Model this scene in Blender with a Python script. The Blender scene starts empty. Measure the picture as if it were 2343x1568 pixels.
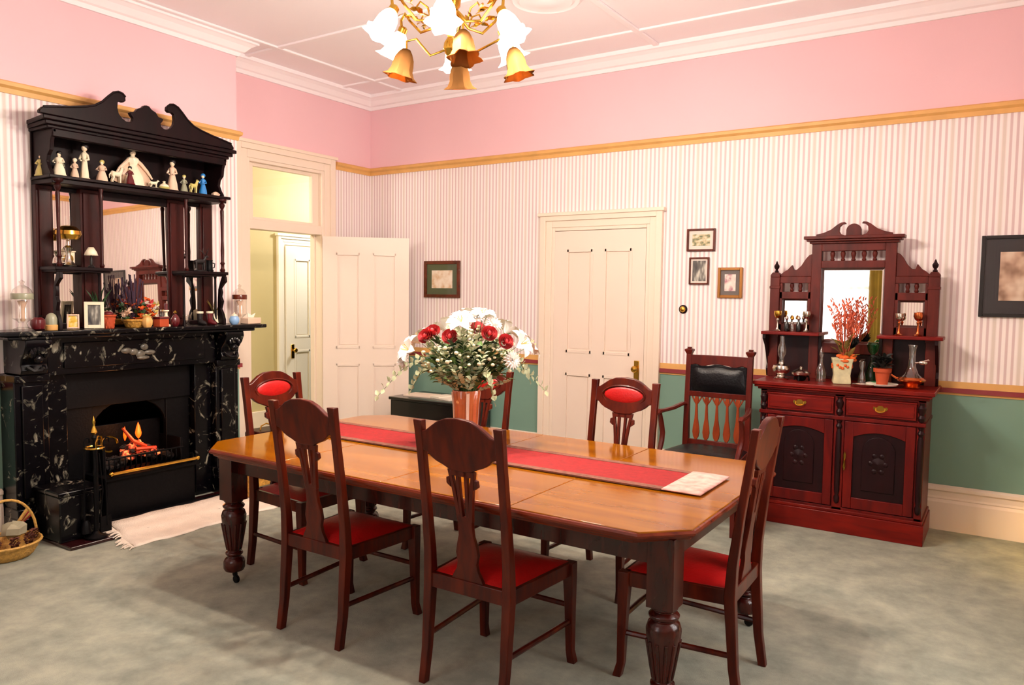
import bpy, math, random
from mathutils import Vector, Matrix
random.seed(7)
SC = bpy.context.scene
COL = SC.collection
PI = math.pi

# ------------------------------------------------------------------ camera
cam_d = bpy.data.cameras.new('camera')
cam = bpy.data.objects.new('camera', cam_d); COL.objects.link(cam)
cr = Vector((0.83759285, 0.54614721, 0.01270614)); cu = Vector((-0.0457941, 0.04701676, 0.99784384)); cf = Vector((-0.54437223, 0.83636873, -0.06439122))
cm = Matrix((cr, cu, -cf)).transposed().to_4x4()
cm.translation = Vector((5.7301, -6.0149, 1.6001))
cam.matrix_world = cm
cam_d.sensor_fit = 'HORIZONTAL'; cam_d.sensor_width = 36.0
cam_d.lens = 36.0 * 1746.468 / 2343
cam_d.clip_start = 0.02
SC.camera = cam

# ------------------------------------------------------------------ world, daylight, exposure
SC.view_settings.view_transform = 'Standard'
SC.view_settings.look = 'None'
SC.view_settings.exposure = 0.16
SC.view_settings.gamma = 1.0
W = bpy.data.worlds.new('world'); SC.world = W; W.use_nodes = True
W.node_tree.nodes['Background'].inputs[0].default_value = (0.93, 0.96, 1.0, 1)
W.node_tree.nodes['Background'].inputs[1].default_value = 1.5

def area(name, loc, target, sx, sy, power, color):
    l = bpy.data.lights.new(name, 'AREA'); l.shape = 'RECTANGLE'; l.size = sx; l.size_y = sy
    l.energy = power; l.color = color
    o = bpy.data.objects.new(name, l); COL.objects.link(o); o.location = loc
    o.rotation_euler = (Vector(target) - Vector(loc)).to_track_quat('-Z', 'Y').to_euler()
    return o
# daylight just outside the two windows (front wall behind the camera, right wall one assumed)
area('daylight_front_window', (3.3, -6.98, 1.75), (3.3, 0, 1.2), 1.7, 2.1, 28, (1.0, 0.95, 0.92))
area('daylight_assumed_side_window', (6.72, -2.9, 1.75), (0, -2.7, 1.1), 1.5, 2.0, 75, (1.0, 0.95, 0.92))
def bulb(name, loc, power, color, r=.06):
    l = bpy.data.lights.new(name, 'POINT'); l.energy = power; l.color = color; l.shadow_soft_size = r
    o = bpy.data.objects.new(name, l); COL.objects.link(o); o.location = loc; return o
bulb('hall_fill_light', (-0.62, 1.05, 2.7), 110, (1.0, 0.95, 0.85), .12)  # added lights without fixtures, unseen, to brighten the hall and its white door
bulb('hall_fill_light', (-0.6, -2.2, 2.6), 45, (1.0, 0.95, 0.8), .12)

# ------------------------------------------------------------------ materials
def nt(name):
    m = bpy.data.materials.new(name); m.use_nodes = True
    return m, m.node_tree, m.node_tree.nodes['Principled BSDF']
def setp(b, **k):
    for a, v in k.items():
        b.inputs[a].default_value = v
def lin(h):
    h = h.lstrip('#'); c = [int(h[i:i+2], 16)/255 for i in (0, 2, 4)]
    return tuple((x/12.92 if x <= .04045 else ((x+.055)/1.055)**2.4) for x in c) + (1,)
def plain(name, col, rough=.5, metal=0., coat=0., var=0., scale=20, bump=0., bscale=60, **kw):
    m, t, b = nt(name)
    c = lin(col) if isinstance(col, str) else tuple(col)[:3] + (1,)
    setp(b, **{'Base Color': c, 'Roughness': rough, 'Metallic': metal, 'Coat Weight': coat})
    for k, v in kw.items(): b.inputs[k.replace('_', ' ')].default_value = v
    if var or bump:
        tc = t.nodes.new('ShaderNodeTexCoord')
    if var:
        n = t.nodes.new('ShaderNodeTexNoise'); n.inputs['Scale'].default_value = scale; n.inputs['Detail'].default_value = 4
        t.links.new(tc.outputs['Object'], n.inputs['Vector'])
        r = t.nodes.new('ShaderNodeValToRGB'); e = r.color_ramp.elements
        e[0].position = .3; e[1].position = .7
        e[0].color = tuple(x*(1-var) for x in c[:3]) + (1,); e[1].color = tuple(min(1, x*(1+var)) for x in c[:3]) + (1,)
        t.links.new(n.outputs['Fac'], r.inputs['Fac']); t.links.new(r.outputs['Color'], b.inputs['Base Color'])
    if bump:
        n2 = t.nodes.new('ShaderNodeTexNoise'); n2.inputs['Scale'].default_value = bscale; n2.inputs['Detail'].default_value = 3
        t.links.new(tc.outputs['Object'], n2.inputs['Vector'])
        bm = t.nodes.new('ShaderNodeBump'); bm.inputs['Strength'].default_value = bump; bm.inputs['Distance'].default_value = .01
        t.links.new(n2.outputs['Fac'], bm.inputs['Height']); t.links.new(bm.outputs['Normal'], b.inputs['Normal'])
    return m
def wood(name, c1, c2, st=(2, 18, 18), rough=.32, coat=.3, spec=.22, dist=.6):
    m, t, b = nt(name)
    tc = t.nodes.new('ShaderNodeTexCoord'); mp = t.nodes.new('ShaderNodeMapping'); mp.inputs['Scale'].default_value = st
    n = t.nodes.new('ShaderNodeTexNoise'); n.inputs['Scale'].default_value = 1.6; n.inputs['Detail'].default_value = 6; n.inputs['Distortion'].default_value = dist; n.inputs['Detail'].default_value = 6 if dist else 2
    r = t.nodes.new('ShaderNodeValToRGB'); e = r.color_ramp.elements
    e[0].position = .32; e[1].position = .68; e[0].color = lin(c1); e[1].color = lin(c2)
    L = t.links.new
    L(tc.outputs['Object'], mp.inputs['Vector']); L(mp.outputs['Vector'], n.inputs['Vector']); L(n.outputs['Fac'], r.inputs['Fac']); L(r.outputs['Color'], b.inputs['Base Color'])
    setp(b, **{'Roughness': rough, 'Coat Weight': coat, 'Coat Roughness': .1, 'Specular IOR Level': spec})
    return m
def emis(name, col, strength):
    m, t, b = nt(name)
    setp(b, **{'Base Color': lin(col), 'Emission Color': lin(col), 'Emission Strength': strength, 'Roughness': .4})
    return m

M = {}
M['chair'] = wood('chair_wood', '#360a06', '#5a1a08', (14, 14, 2.5), .28, .05)
M['chair_side'] = wood('table_leg_wood', '#280807', '#451006', (14, 14, 2.5), .22, .1, .4)
M['table'] = wood('table_top_wood', '#7c4300', '#965804', (.8, 7, 7), .12, .0, .4, 0)
M['table_edge'] = wood('table_edge_wood', '#54190b', '#742a12', (2, 14, 14), .25, .1)
M['board'] = wood('sideboard_wood', '#4d0a0a', '#6e130c', (10, 10, 2), .36, .0)
M['board_h'] = wood('sideboard_wood_horizontal', '#5c0c08', '#80160c', (2, 12, 12), .34, .0)
M['board_up'] = wood('sideboard_mirror_wood', '#47150f', '#642219', (9, 9, 2), .4, .0)
M['board_dk'] = wood('sideboard_panel_wood', '#180408', '#24070a', (9, 9, 2), .4, .0)
M['mantel'] = wood('overmantel_wood', '#0c0507', '#1a080a', (9, 9, 2), .4, .0, .15)
M['mantel_red'] = wood('overmantel_edge_wood', '#260a0a', '#40120e', (9, 9, 2), .35, .0)
M['armw'] = wood('armchair_wood', '#461410', '#5c1a10', (14, 14, 2.5), .3, .05)
M['arm_sp'] = wood('armchair_slat_wood', '#7a2c14', '#96401f', (14, 14, 2.5), .3, .05)
M['red'] = plain('red_leather', '#b01010', .38, var=.12, scale=14, bump=.15, bscale=90)
M['blk_leather'] = plain('black_leather', '#08060a', .35, Specular_IOR_Level=.25, bump=.2, bscale=70)
M['ivory'] = plain('ivory_paint', '#f2dfcb', .45)
M['door'] = plain('door_paint', '#f0dccb', .4)
M['white'] = plain('white_paint', '#fbf3e6', .4)
M['hall'] = plain('hall_wall_paint', '#c9b988', .6, var=.03, scale=2)
M['ceil'] = plain('ceiling_paint', '#fff6f9', .7)
M['cornice'] = plain('cornice_paint', '#fff8fa', .6)
M['pink'] = plain('pink_paint', '#f0c4ca', .7, var=.02, scale=1.5)
M['green'] = plain('green_paint', '#789a8a', .5, var=.05, scale=1.2)
M['gold'] = plain('gold_border', '#dfaa62', .5, var=.08, scale=9)
M['maroon'] = plain('maroon_border', '#8c3136', .5)
M['brass'] = plain('brass', '#d3a544', .22, metal=1.)
M['silver'] = plain('silver', '#d9d3c6', .2, metal=1.)
M['copper'] = plain('copper', '#d0713f', .25, metal=1.)
M['iron'] = plain('black_iron', '#040305', .5, bump=.2, Specular_IOR_Level=.15)
M['black'] = plain('black_lacquer', '#0a0809', .3, coat=.3)
M['mirror'] = plain('mirror_glass', '#f6f3ec', .015, metal=1.)
M['paper'] = plain('paper', '#efe6d4', .7)
M['soot'] = plain('soot', '#020202', .9, Specular_IOR_Level=.02)
def glass(name, col=(1, 1, 1, 1), rough=.02, alpha=.75):
    m, t, b = nt(name)
    out = t.nodes['Material Output']; tr = t.nodes.new('ShaderNodeBsdfTransparent'); tr.inputs[0].default_value = col
    gl = t.nodes.new('ShaderNodeBsdfGlossy'); gl.inputs['Roughness'].default_value = rough
    mx = t.nodes.new('ShaderNodeMixShader'); fr = t.nodes.new('ShaderNodeLayerWeight'); fr.inputs['Blend'].default_value = .5
    pw = t.nodes.new('ShaderNodeMath'); pw.operation = 'POWER'; pw.inputs[1].default_value = 3.5
    t.links.new(fr.outputs['Facing'], pw.inputs[0])
    ma = t.nodes.new('ShaderNodeMath'); ma.operation = 'MULTIPLY_ADD'; ma.inputs[1].default_value = .8; ma.inputs[2].default_value = max(.02, (1-alpha)*.2); ma.use_clamp = True
    t.links.new(pw.outputs[0], ma.inputs[0]); t.links.new(ma.outputs[0], mx.inputs[0])
    t.links.new(tr.outputs[0], mx.inputs[1]); t.links.new(gl.outputs[0], mx.inputs[2]); t.links.new(mx.outputs[0], out.inputs[0])
    return m
M['glass'] = glass('clear_glass', alpha=.82)
M['glass_pane'] = glass('window_glass', alpha=.86)
M['glass_grn'] = glass('green_glass', (.15, .7, .35, 1), alpha=.75)
# wallpaper stripes
def wallpaper(name, axis):
    m, t, b = nt(name); N = t.nodes.new; L = t.links.new
    tc = N('ShaderNodeTexCoord'); sp = N('ShaderNodeSeparateXYZ'); L(tc.outputs['Object'], sp.inputs[0])
    def stripes(period, lo, hi):
        d = N('ShaderNodeMath'); d.operation = 'DIVIDE'; d.inputs[1].default_value = period; L(sp.outputs[axis], d.inputs[0])
        f = N('ShaderNodeMath'); f.operation = 'FRACT'; L(d.outputs[0], f.inputs[0])
        r = N('ShaderNodeValToRGB'); e = r.color_ramp.elements
        e[0].position = 0; e[0].color = (0, 0, 0, 1); e[1].position = 1; e[1].color = (0, 0, 0, 1)
        for p_, v in ((lo-.05, 0), (lo+.03, 1), (hi-.03, 1), (hi+.05, 0)):
            q = e.new(p_); q.color = (v, v, v, 1)
        L(f.outputs[0], r.inputs['Fac']); return r
    a = stripes(.037, .45, .85); c = stripes(.148, .1, .22); 
    mx = N('ShaderNodeMix'); mx.data_type = 'RGBA'; mx.inputs[6].default_value = lin('#faefec'); mx.inputs[7].default_value = lin('#dac2c2')
    L(a.outputs['Color'], mx.inputs[0])
    mx2 = N('ShaderNodeMix'); mx2.data_type = 'RGBA'; mx2.inputs[7].default_value = lin('#e0d2c8')
    L(c.outputs['Color'], mx2.inputs[0]); L(mx.outputs[2], mx2.inputs[6]); L(mx2.outputs[2], b.inputs['Base Color'])
    setp(b, Roughness=.65)
    return m
M['wp_x'] = wallpaper('striped_wallpaper_back', 0)
M['wp_y'] = wallpaper('striped_wallpaper_side', 1)
# carpet
def carpet():
    m, t, b = nt('carpet'); N = t.nodes.new; L = t.links.new
    tc = N('ShaderNodeTexCoord')
    n = N('ShaderNodeTexNoise'); n.inputs['Scale'].default_value = 5; n.inputs['Detail'].default_value = 7; n.inputs['Roughness'].default_value = .65
    L(tc.outputs['Object'], n.inputs['Vector'])
    r = N('ShaderNodeValToRGB'); e = r.color_ramp.elements; e[0].position = .35; e[1].position = .68
    e[0].color = lin('#82867a'); e[1].color = lin('#a8a896'); L(n.outputs['Fac'], r.inputs['Fac']); L(r.outputs['Color'], b.inputs['Base Color'])
    n2 = N('ShaderNodeTexNoise'); n2.inputs['Scale'].default_value = 260; L(tc.outputs['Object'], n2.inputs['Vector'])
    bm = N('ShaderNodeBump'); bm.inputs['Strength'].default_value = .5; bm.inputs['Distance'].default_value = .006
    L(n2.outputs['Fac'], bm.inputs['Height']); L(bm.outputs['Normal'], b.inputs['Normal'])
    setp(b, Roughness=.95)
    return m
M['carpet'] = carpet()
def marble():
    m, t, b = nt('black_marble'); N = t.nodes.new; L = t.links.new
    tc = N('ShaderNodeTexCoord')
    n = N('ShaderNodeTexNoise'); n.inputs['Scale'].default_value = 7; n.inputs['Detail'].default_value = 8; n.inputs['Distortion'].default_value = 2.2; n.inputs['Roughness'].default_value = .6
    L(tc.outputs['Object'], n.inputs['Vector'])
    r = N('ShaderNodeValToRGB'); e = r.color_ramp.elements; e[0].position = .48; e[0].color = lin('#040306'); e[1].position = .70; e[1].color = lin('#a09a88')
    q = e.new(.575); q.color = lin('#0a080c'); q = e.new(.62); q.color = lin('#4d4a40')
    L(n.outputs['Fac'], r.inputs['Fac']); L(r.outputs['Color'], b.inputs['Base Color'])
    setp(b, **{'Roughness': .25, 'Specular IOR Level': .25})
    return m
M['marble'] = marble()

# ------------------------------------------------------------------ mesh builder
class MB:
    def __init__(s): s.v = []; s.f = []; s.mi = []; s.cur = 0
    def add(s, vs, fs, T=None):
        o = len(s.v)
        for p in vs:
            p = Vector(p); s.v.append(tuple(T @ p) if T is not None else tuple(p))
        for f in fs: s.f.append([i+o for i in f]); s.mi.append(s.cur)
        return s
    def box(s, x0, x1, y0, y1, z0, z1, T=None):
        vs = [(x, y, z) for z in (z0, z1) for y in (y0, y1) for x in (x0, x1)]
        return s.add(vs, [(0, 2, 3, 1), (4, 5, 7, 6), (0, 1, 5, 4), (2, 6, 7, 3), (0, 4, 6, 2), (1, 3, 7, 5)], T)
    def lathe(s, prof, c=(0, 0, 0), n=20, T=None, fl=0, fn=0):
        vs = []; fs = []
        for r, z in prof:
            for k in range(n):
                a = 2*PI*k/n; rr = r*(1+fl*math.cos(fn*a)) if fl else r
                vs.append((c[0]+rr*math.cos(a), c[1]+rr*math.sin(a), c[2]+z))
        for i in range(len(prof)-1):
            for k in range(n):
                a = i*n+k; b = i*n+(k+1) % n
                fs.append((a, b, b+n, a+n))
        if prof[0][0] > 1e-4: fs.append(tuple(reversed(range(n))))
        if prof[-1][0] > 1e-4: fs.append(tuple(range((len(prof)-1)*n, len(prof)*n)))
        return s.add(vs, fs, T)
    def shell(s, prof, c=(0, 0, 0), n=20, T=None, fl=0, fn=0):
        vs = []; fs = []
        for j, (r, z) in enumerate(prof):
            for k in range(n):
                a = 2*PI*k/n; rr = r*(1+fl*(j/(len(prof)-1))*math.cos(fn*a))
                vs.append((c[0]+rr*math.cos(a), c[1]+rr*math.sin(a), c[2]+z))
        for i in range(len(prof)-1):
            for k in range(n):
                a = i*n+k; b = i*n+(k+1) % n
                fs.append((a, b, b+n, a+n))
        return s.add(vs, fs, T)
    def tube(s, pts, rad, n=8, sy=1.):
        pts = [Vector(p) for p in pts]
        if not hasattr(rad, '__len__'): rad = [rad]*len(pts)
        t0 = (pts[1]-pts[0]).normalized(); up = Vector((0, 0, 1)) if abs(t0.z) < .9 else Vector((1, 0, 0))
        u = t0.cross(up).normalized(); vs = []; fs = []
        for i, p in enumerate(pts):
            t = (pts[min(i+1, len(pts)-1)]-pts[max(i-1, 0)]).normalized()
            u = (u - t*u.dot(t)).normalized(); w = t.cross(u)
            for k in range(n):
                a = 2*PI*k/n; vs.append(p + u*(rad[i]*math.cos(a)) + w*(rad[i]*sy*math.sin(a)))
        for i in range(len(pts)-1):
            for k in range(n):
                a = i*n+k; b = i*n+(k+1) % n; fs.append((a, b, b+n, a+n))
        fs.append(tuple(reversed(range(n)))); fs.append(tuple(range((len(pts)-1)*n, len(pts)*n)))
        return s.add(vs, fs)
    def loft(s, secs):           # secs: (cx, cy, cz, hx, hy) square sections stacked
        vs = []; fs = []
        for cx, cy, cz, hx, hy in secs:
            vs += [(cx-hx, cy-hy, cz), (cx+hx, cy-hy, cz), (cx+hx, cy+hy, cz), (cx-hx, cy+hy, cz)]
        for i in range(len(secs)-1):
            for k in range(4):
                a = i*4+k; b = i*4+(k+1) % 4; fs.append((a, b, b+4, a+4))
        n = (len(secs)-1)*4
        fs += [(3, 2, 1, 0), (n, n+1, n+2, n+3)]
        return s.add(vs, fs)
    def prism(s, poly, plane, t0, t1, T=None):
        if plane == 'XZ': g = lambda u, v, t: (u, t, v)
        elif plane == 'YZ': g = lambda u, v, t: (t, u, v)
        else: g = lambda u, v, t: (u, v, t)
        n = len(poly); f0 = t0 if callable(t0) else (lambda u, v: t0); f1 = t1 if callable(t1) else (lambda u, v: t1)
        vs = [g(u, v, f0(u, v)) for u, v in poly] + [g(u, v, f1(u, v)) for u, v in poly]
        fs = [tuple(range(n)), tuple(reversed(range(n, 2*n)))] + [(i, i+n, (i+1) % n+n, (i+1) % n) for i in range(n)]
        return s.add(vs, fs, T)
    def sph(s, c, r, sx=1, sy=1, sz=1, n=12, m=8):
        prof = [(max(0, math.sin(PI*i/m))*r, -math.cos(PI*i/m)*r) for i in range(m+1)]
        prof[0] = (0.00005, prof[0][1]); prof[-1] = (0.00005, prof[-1][1])
        return s.lathe(prof, (0, 0, 0), n, Matrix.Translation(c) @ Matrix.Diagonal((sx, sy, sz, 1)))
    def leaf(s, c, d, L, w, nrm=None, fold=.2):
        c = Vector(c); d = Vector(d).normalized()
        sd = d.cross(Vector(nrm) if nrm else Vector((random.uniform(-1, 1), random.uniform(-1, 1), 1))).normalized()
        n = sd.cross(d)
        return s.add([c, c+d*L*.35+sd*w+n*w*fold, c+d*L*.7+sd*w*.7+n*w*fold, c+d*L-n*L*.1, c+d*L*.7-sd*w*.7+n*w*fold, c+d*L*.35-sd*w+n*w*fold, c+d*L*.5], [(0, 1, 6), (1, 2, 6), (2, 3, 6), (3, 4, 6), (4, 5, 6), (5, 0, 6)])
    def build(s, name, mat, parent=None, world=True, bevel=0., smooth=True, ang=35, solid=0., fix=True):
        off = Vector((0, 0, 0))
        if parent is not None and world:
            p = parent
            while p: off += p.location; p = p.parent
        me = bpy.data.meshes.new(name)
        me.from_pydata([tuple(Vector(p)-off) for p in s.v], [], s.f)
        mats = mat if isinstance(mat, (list, tuple)) else [mat]
        for q in mats: me.materials.append(M[q] if isinstance(q, str) else q)
        for i, poly in enumerate(me.polygons): poly.material_index = s.mi[i]; poly.use_smooth = smooth
        me.validate(); me.update()
        if fix:
            import bmesh
            b = bmesh.new(); b.from_mesh(me); bmesh.ops.recalc_face_normals(b, faces=b.faces); b.to_mesh(me); b.free()
        if smooth: me.set_sharp_from_angle(angle=math.radians(ang))
        o = bpy.data.objects.new(name, me); COL.objects.link(o)
        if parent is not None: o.parent = parent
        if solid:
            md = o.modifiers.new('solid', 'SOLIDIFY'); md.thickness = solid
        if bevel:
            md = o.modifiers.new('bevel', 'BEVEL'); md.width = bevel; md.segments = 2; md.limit_method = 'ANGLE'; md.angle_limit = math.radians(40)
        return o
def tag(o, label=None, cat=None, group=None, kind=None):
    for k, v in (('label', label), ('category', cat), ('group', group), ('kind', kind)):
        if v: o[k] = v
    return o
def thing(name, label, cat, loc=(0, 0, 0), rz=0, group=None):
    o = bpy.data.objects.new(name, None); COL.objects.link(o); o.location = loc; o.rotation_euler = (0, 0, rz)
    o.empty_display_size = .05
    return tag(o, label, cat, group)
def copy_tree(o, parent=None):
    c = o.copy(); COL.objects.link(c)
    if parent is not None: c.parent = parent
    for ch in list(o.children): copy_tree(ch, c)
    return c
def struct(o): o['kind'] = 'structure'; return o
def bx(*a): return MB().box(*a)
def arc(cx, cy, r, a0, a1, n):
    return [(cx+r*math.cos(math.radians(a0+(a1-a0)*i/n)), cy+r*math.sin(math.radians(a0+(a1-a0)*i/n))) for i in range(n+1)]

# ------------------------------------------------------------------ room shell
ZC, ZH = 3.62, 3.49           # ceiling, cornice foot
ZR0, ZR1 = 2.817, 2.893       # picture rail
ZD0, ZD1 = .943, 1.035        # dado border
XR, YF, XB, YB = 6.35, -6.6, .3755, -1.95
YB2 = -3.90
def zones():    # material slot, z0, z1
    return [(2, 0, ZD0+.02), (1, ZD0+.02, ZR0+.02), (0, ZR0+.02, ZC)]
def wall(name, horiz, c, spans, wp, thick, holes=()):
    m = MB()
    for slot, z0, z1 in zones():
        m.cur = slot
        for a, b in spans:
            segs = [(a, b, z0, z1)]
            for (ha, hb, h0, h1) in holes:
                new = []
                for (p, q, r, s) in segs:
                    if hb <= p or ha >= q or h1 <= r or h0 >= s: new.append((p, q, r, s)); continue
                    if p < ha: new.append((p, ha, r, s))
                    if q > hb: new.append((hb, q, r, s))
                    pa, qa = max(p, ha), min(q, hb)
                    if r < h0: new.append((pa, qa, r, h0))
                    if s > h1: new.append((pa, qa, h1, s))
                segs = new
            for (p, q, r, s) in segs:
                if horiz == 'x': m.box(p, q, min(c, c+thick), max(c, c+thick), r, s)
                else: m.box(min(c, c+thick), max(c, c+thick), p, q, r, s)
    return struct(m.build(name, ['pink', wp, 'green'], smooth=False))
wall('wall_back', 'x', 0, [(0, XR)], 'wp_x', .14, [(2.26, 3.165, 0, 2.17)])
wall('wall_left', 'y', 0, [(YB, 0), (YF, YB2)], 'wp_y', -.14, [(-1.56, -.68, 0, 2.76)])
wall('wall_right', 'y', XR, [(YF, 0)], 'wp_y', .14, [(-3.6, -2.2, .75, 2.75)])  # unseen window opening, assumed from the light on right-facing sides
wall('wall_front', 'x', YF, [(0, XR)], 'wp_x', -.14, [(2.5, 4.1, .75, 2.75)])
# chimney breast with the fire opening
FO = (-3.40, -2.45, 0, 1.03)
wall('wall_breast', 'y', XB, [(YB2, YB)], 'wp_y', -.05, [FO])
b = MB()
for slot, z0, z1 in zones():
    b.cur = slot
    b.box(-.14, XB-.05, YB-.05, YB, z0, z1); b.box(-.14, XB-.05, YB2, YB2+.05, z0, z1)
struct(b.build('wall_breast_side', ['pink', 'wp_x', 'green'], smooth=False))
f = MB().box(-1.6, XR+.2, YF-.2, 3.2, -.12, 0)
struct(f.build('floor', 'carpet', smooth=False))
struct(MB().box(-1.6, XR+.2, YF-.2, 3.2, ZC, ZC+.1).build('ceiling', 'ceil', smooth=False))
# mouldings: swept profile along the room outline (offset d into the room, height z)
def sweep_room(name, prof, mat, skips=None, segs=None):
    m = MB()
    for (ax, c, sgn, a, b, ea, eb) in segs:
        # ea/eb: mitre factor per unit offset at each end (+1 outward corner, -1 inside corner, 0 square)
        n = len(prof); vs = []
        for (e, q) in ((ea, a), (eb, b)):
            for d, z in prof:
                t = q + e*d
                vs.append((t, c+sgn*d, z) if ax == 'x' else (c+sgn*d, t, z))
        fs = [(i, (i+1) % n, (i+1) % n+n, i+n) for i in range(n)] + [tuple(range(n)), tuple(reversed(range(n, 2*n)))]
        m.add(vs, fs)
    return struct(m.build(name, mat, smooth=False))
ALL = [('x', 0, -1, 0, XR, 1, -1), ('y', 0, 1, YB, 0, 1, -1), ('x', YB, 1, 0, XB, 1, 1), ('y', XB, 1, YB2, YB, -1, 1), ('x', YB2, -1, 0, XB, 1, 1),
       ('y', 0, 1, YF, YB2, 1, -1), ('x', YF, 1, 0, XR, 1, -1), ('y', XR, -1, YF, 0, 1, -1)]
corn = [(0, ZH), (.018, ZH), (.03, ZH+.028), (.05, ZH+.036), (.085, ZH+.075), (.115, ZH+.094), (.13, ZH+.098), (.13, ZC), (0, ZC)]
sweep_room('trim_1', corn, 'cornice', segs=ALL)
RAIL = [('x', 0, -1, 0, XR, 1, -1), ('y', 0, 1, -.50, 0, 0, -1), ('x', YB, 1, .0, XB, 0, 1), ('y', XB, 1, YB2, YB, -1, 1), ('x', YB2, -1, 0, XB, 1, 1),
        ('y', 0, 1, YF, YB2, 1, -1), ('x', YF, 1, 0, XR, 1, -1), ('y', XR, -1, YF, 0, 1, -1)]
rp = [(0, ZR0), (.012, ZR0), (.016, ZR0+.03), (.034, ZR0+.045), (.036, ZR0+.066), (.022, ZR1), (0, ZR1)]
sweep_room('trim_2', rp, 'gold', segs=RAIL)
DADO = [('x', 0, -1, 0, 2.13, 1, 0), ('x', 0, -1, 3.30, XR, 0, -1), ('y', 0, 1, -.50, 0, 0, -1), ('x', YB, 1, .0, XB, 0, 1), ('y', XB, 1, -2.03, YB, 0, 1), ('y', XB, 1, YB2, -3.76, -1, 0),
        ('x', YB2, -1, 0, XB, 1, 1), ('y', 0, 1, YF, YB2, 1, -1), ('x', YF, 1, 0, 2.45, 1, 0), ('x', YF, 1, 4.15, XR, 0, -1), ('y', XR, -1, YF, -3.65, 1, 0), ('y', XR, -1, -2.15, 0, 0, -1)]
for nm, z0, z1, d, mt in (('trim_3', ZD0+.047, ZD1, .006, 'gold'), ('trim_4', ZD0+.015, ZD0+.047, .02, 'maroon'), ('trim_5', ZD0, ZD0+.015, .007, 'gold')):
    sweep_room(nm, [(0, z0), (d, z0), (d, z1), (0, z1)], mt, segs=DADO)
bp = [(0, 0), (.028, 0), (.028, .195), (.020, .215), (.024, .222), (.020, .235), (.020, .268), (.034, .28), (.034, .30), (.012, .312), (0, .312)]
BASE = [('x', 0, -1, 0, 2.13, 1, 0), ('x', 0, -1, 3.30, XR, 0, -1), ('y', 0, 1, -.50, 0, 0, -1), ('x', YB, 1, 0, XB, 0, 1), ('y', XB, 1, -2.09, YB, 0, 1), ('y', XB, 1, YB2, -3.76, -1, 0), ('x', YB2, -1, 0, XB, 1, 1),
        ('y', 0, 1, YF, YB2, 1, -1), ('x', YF, 1, 0, XR, 1, -1), ('y', XR, -1, YF, 0, 1, -1)]
sweep_room('baseboard_room', bp, 'ivory', segs=BASE)
# ceiling battens
m = MB()
for x in (.53, 3.25, 5.9): m.box(x-.025, x+.025, YF+.13, -.13, ZC-.018, ZC)
for y in (-.50, -1.65, -4.2, -6.1): m.box(.13 if y > YB or y < YB2 else XB+.13, XR-.13, y-.025, y+.025, ZC-.016, ZC+.002)
struct(m.build('trim_6', 'cornice', smooth=False, bevel=.006))
# plaster rosette
rz = MB().lathe([(.25, 0), (.25, -.012), (.23, -.028), (.215, -.02), (.20, -.02), (.18, -.036), (.13, -.03), (.07, -.05), (.0001, -.052)], (2.98, -1.42, ZC), 40)
tag(rz.build('ceiling_rosette', 'cornice'), 'round white plaster rosette on the ceiling behind the chandelier', 'rosette')

# ------------------------------------------------------------------ doors
def panel_leaf(m, w, h, t, rails, cols, inset=.012):
    """leaf in local x 0..w, z 0..h, y -t/2..t/2; panels recessed"""
    xs = [c for c in cols]; zs = [r for r in rails]
    # stiles/rails as grid minus panels
    xe = [0]+[v for c in xs for v in c]+[w]; ze = [0]+[v for r in zs for v in r]+[h]
    for i in range(len(xe)-1):
        for j in range(len(ze)-1):
            pan = (i % 2 == 1) and (j % 2 == 1)
            hy = t/2-inset if pan else t/2
            x0, x1, z0, z1 = xe[i], xe[i+1], ze[j], ze[j+1]
            if pan:
                m.box(x0, x1, -hy, hy, z0, z1)
                m.box(x0+.03, x1-.03, -hy-.005, hy+.005, z0+.03, z1-.03)
                for s in (-1, 1):    # moulding
                    y0, y1 = sorted((s*hy, s*(t/2+.004)))
                    for bb in ((x0-.008, x0+.014, z0-.008, z1+.008), (x1-.014, x1+.008, z0-.008, z1+.008), (x0, x1, z0-.008, z0+.014), (x0, x1, z1-.014, z1+.008)):
                        m.box(bb[0], bb[1], y0, y1, bb[2], bb[3])
            else: m.box(x0, x1, -hy, hy, z0, z1)
def handle(parent, x, z, s, y, plate_h=.17):
    m = MB().box(x-.024, x+.024, min(y, y+s*.008), max(y, y+s*.008), z-plate_h*.5, z+plate_h*.5)
    m.build('handle_plate', 'brass', parent, world=False, bevel=.004)
    k = MB().lathe([(.008, 0), (.008, .03), (.013, .035), (.026, .045), (.029, .058), (.022, .07), (.0001, .075)], (0, 0, 0), 16, Matrix.Translation((x, y, z+.015)) @ Matrix.Rotation(-s*PI/2, 4, 'X'))
    k.build('door_knob', 'brass', parent, world=False)
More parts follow.
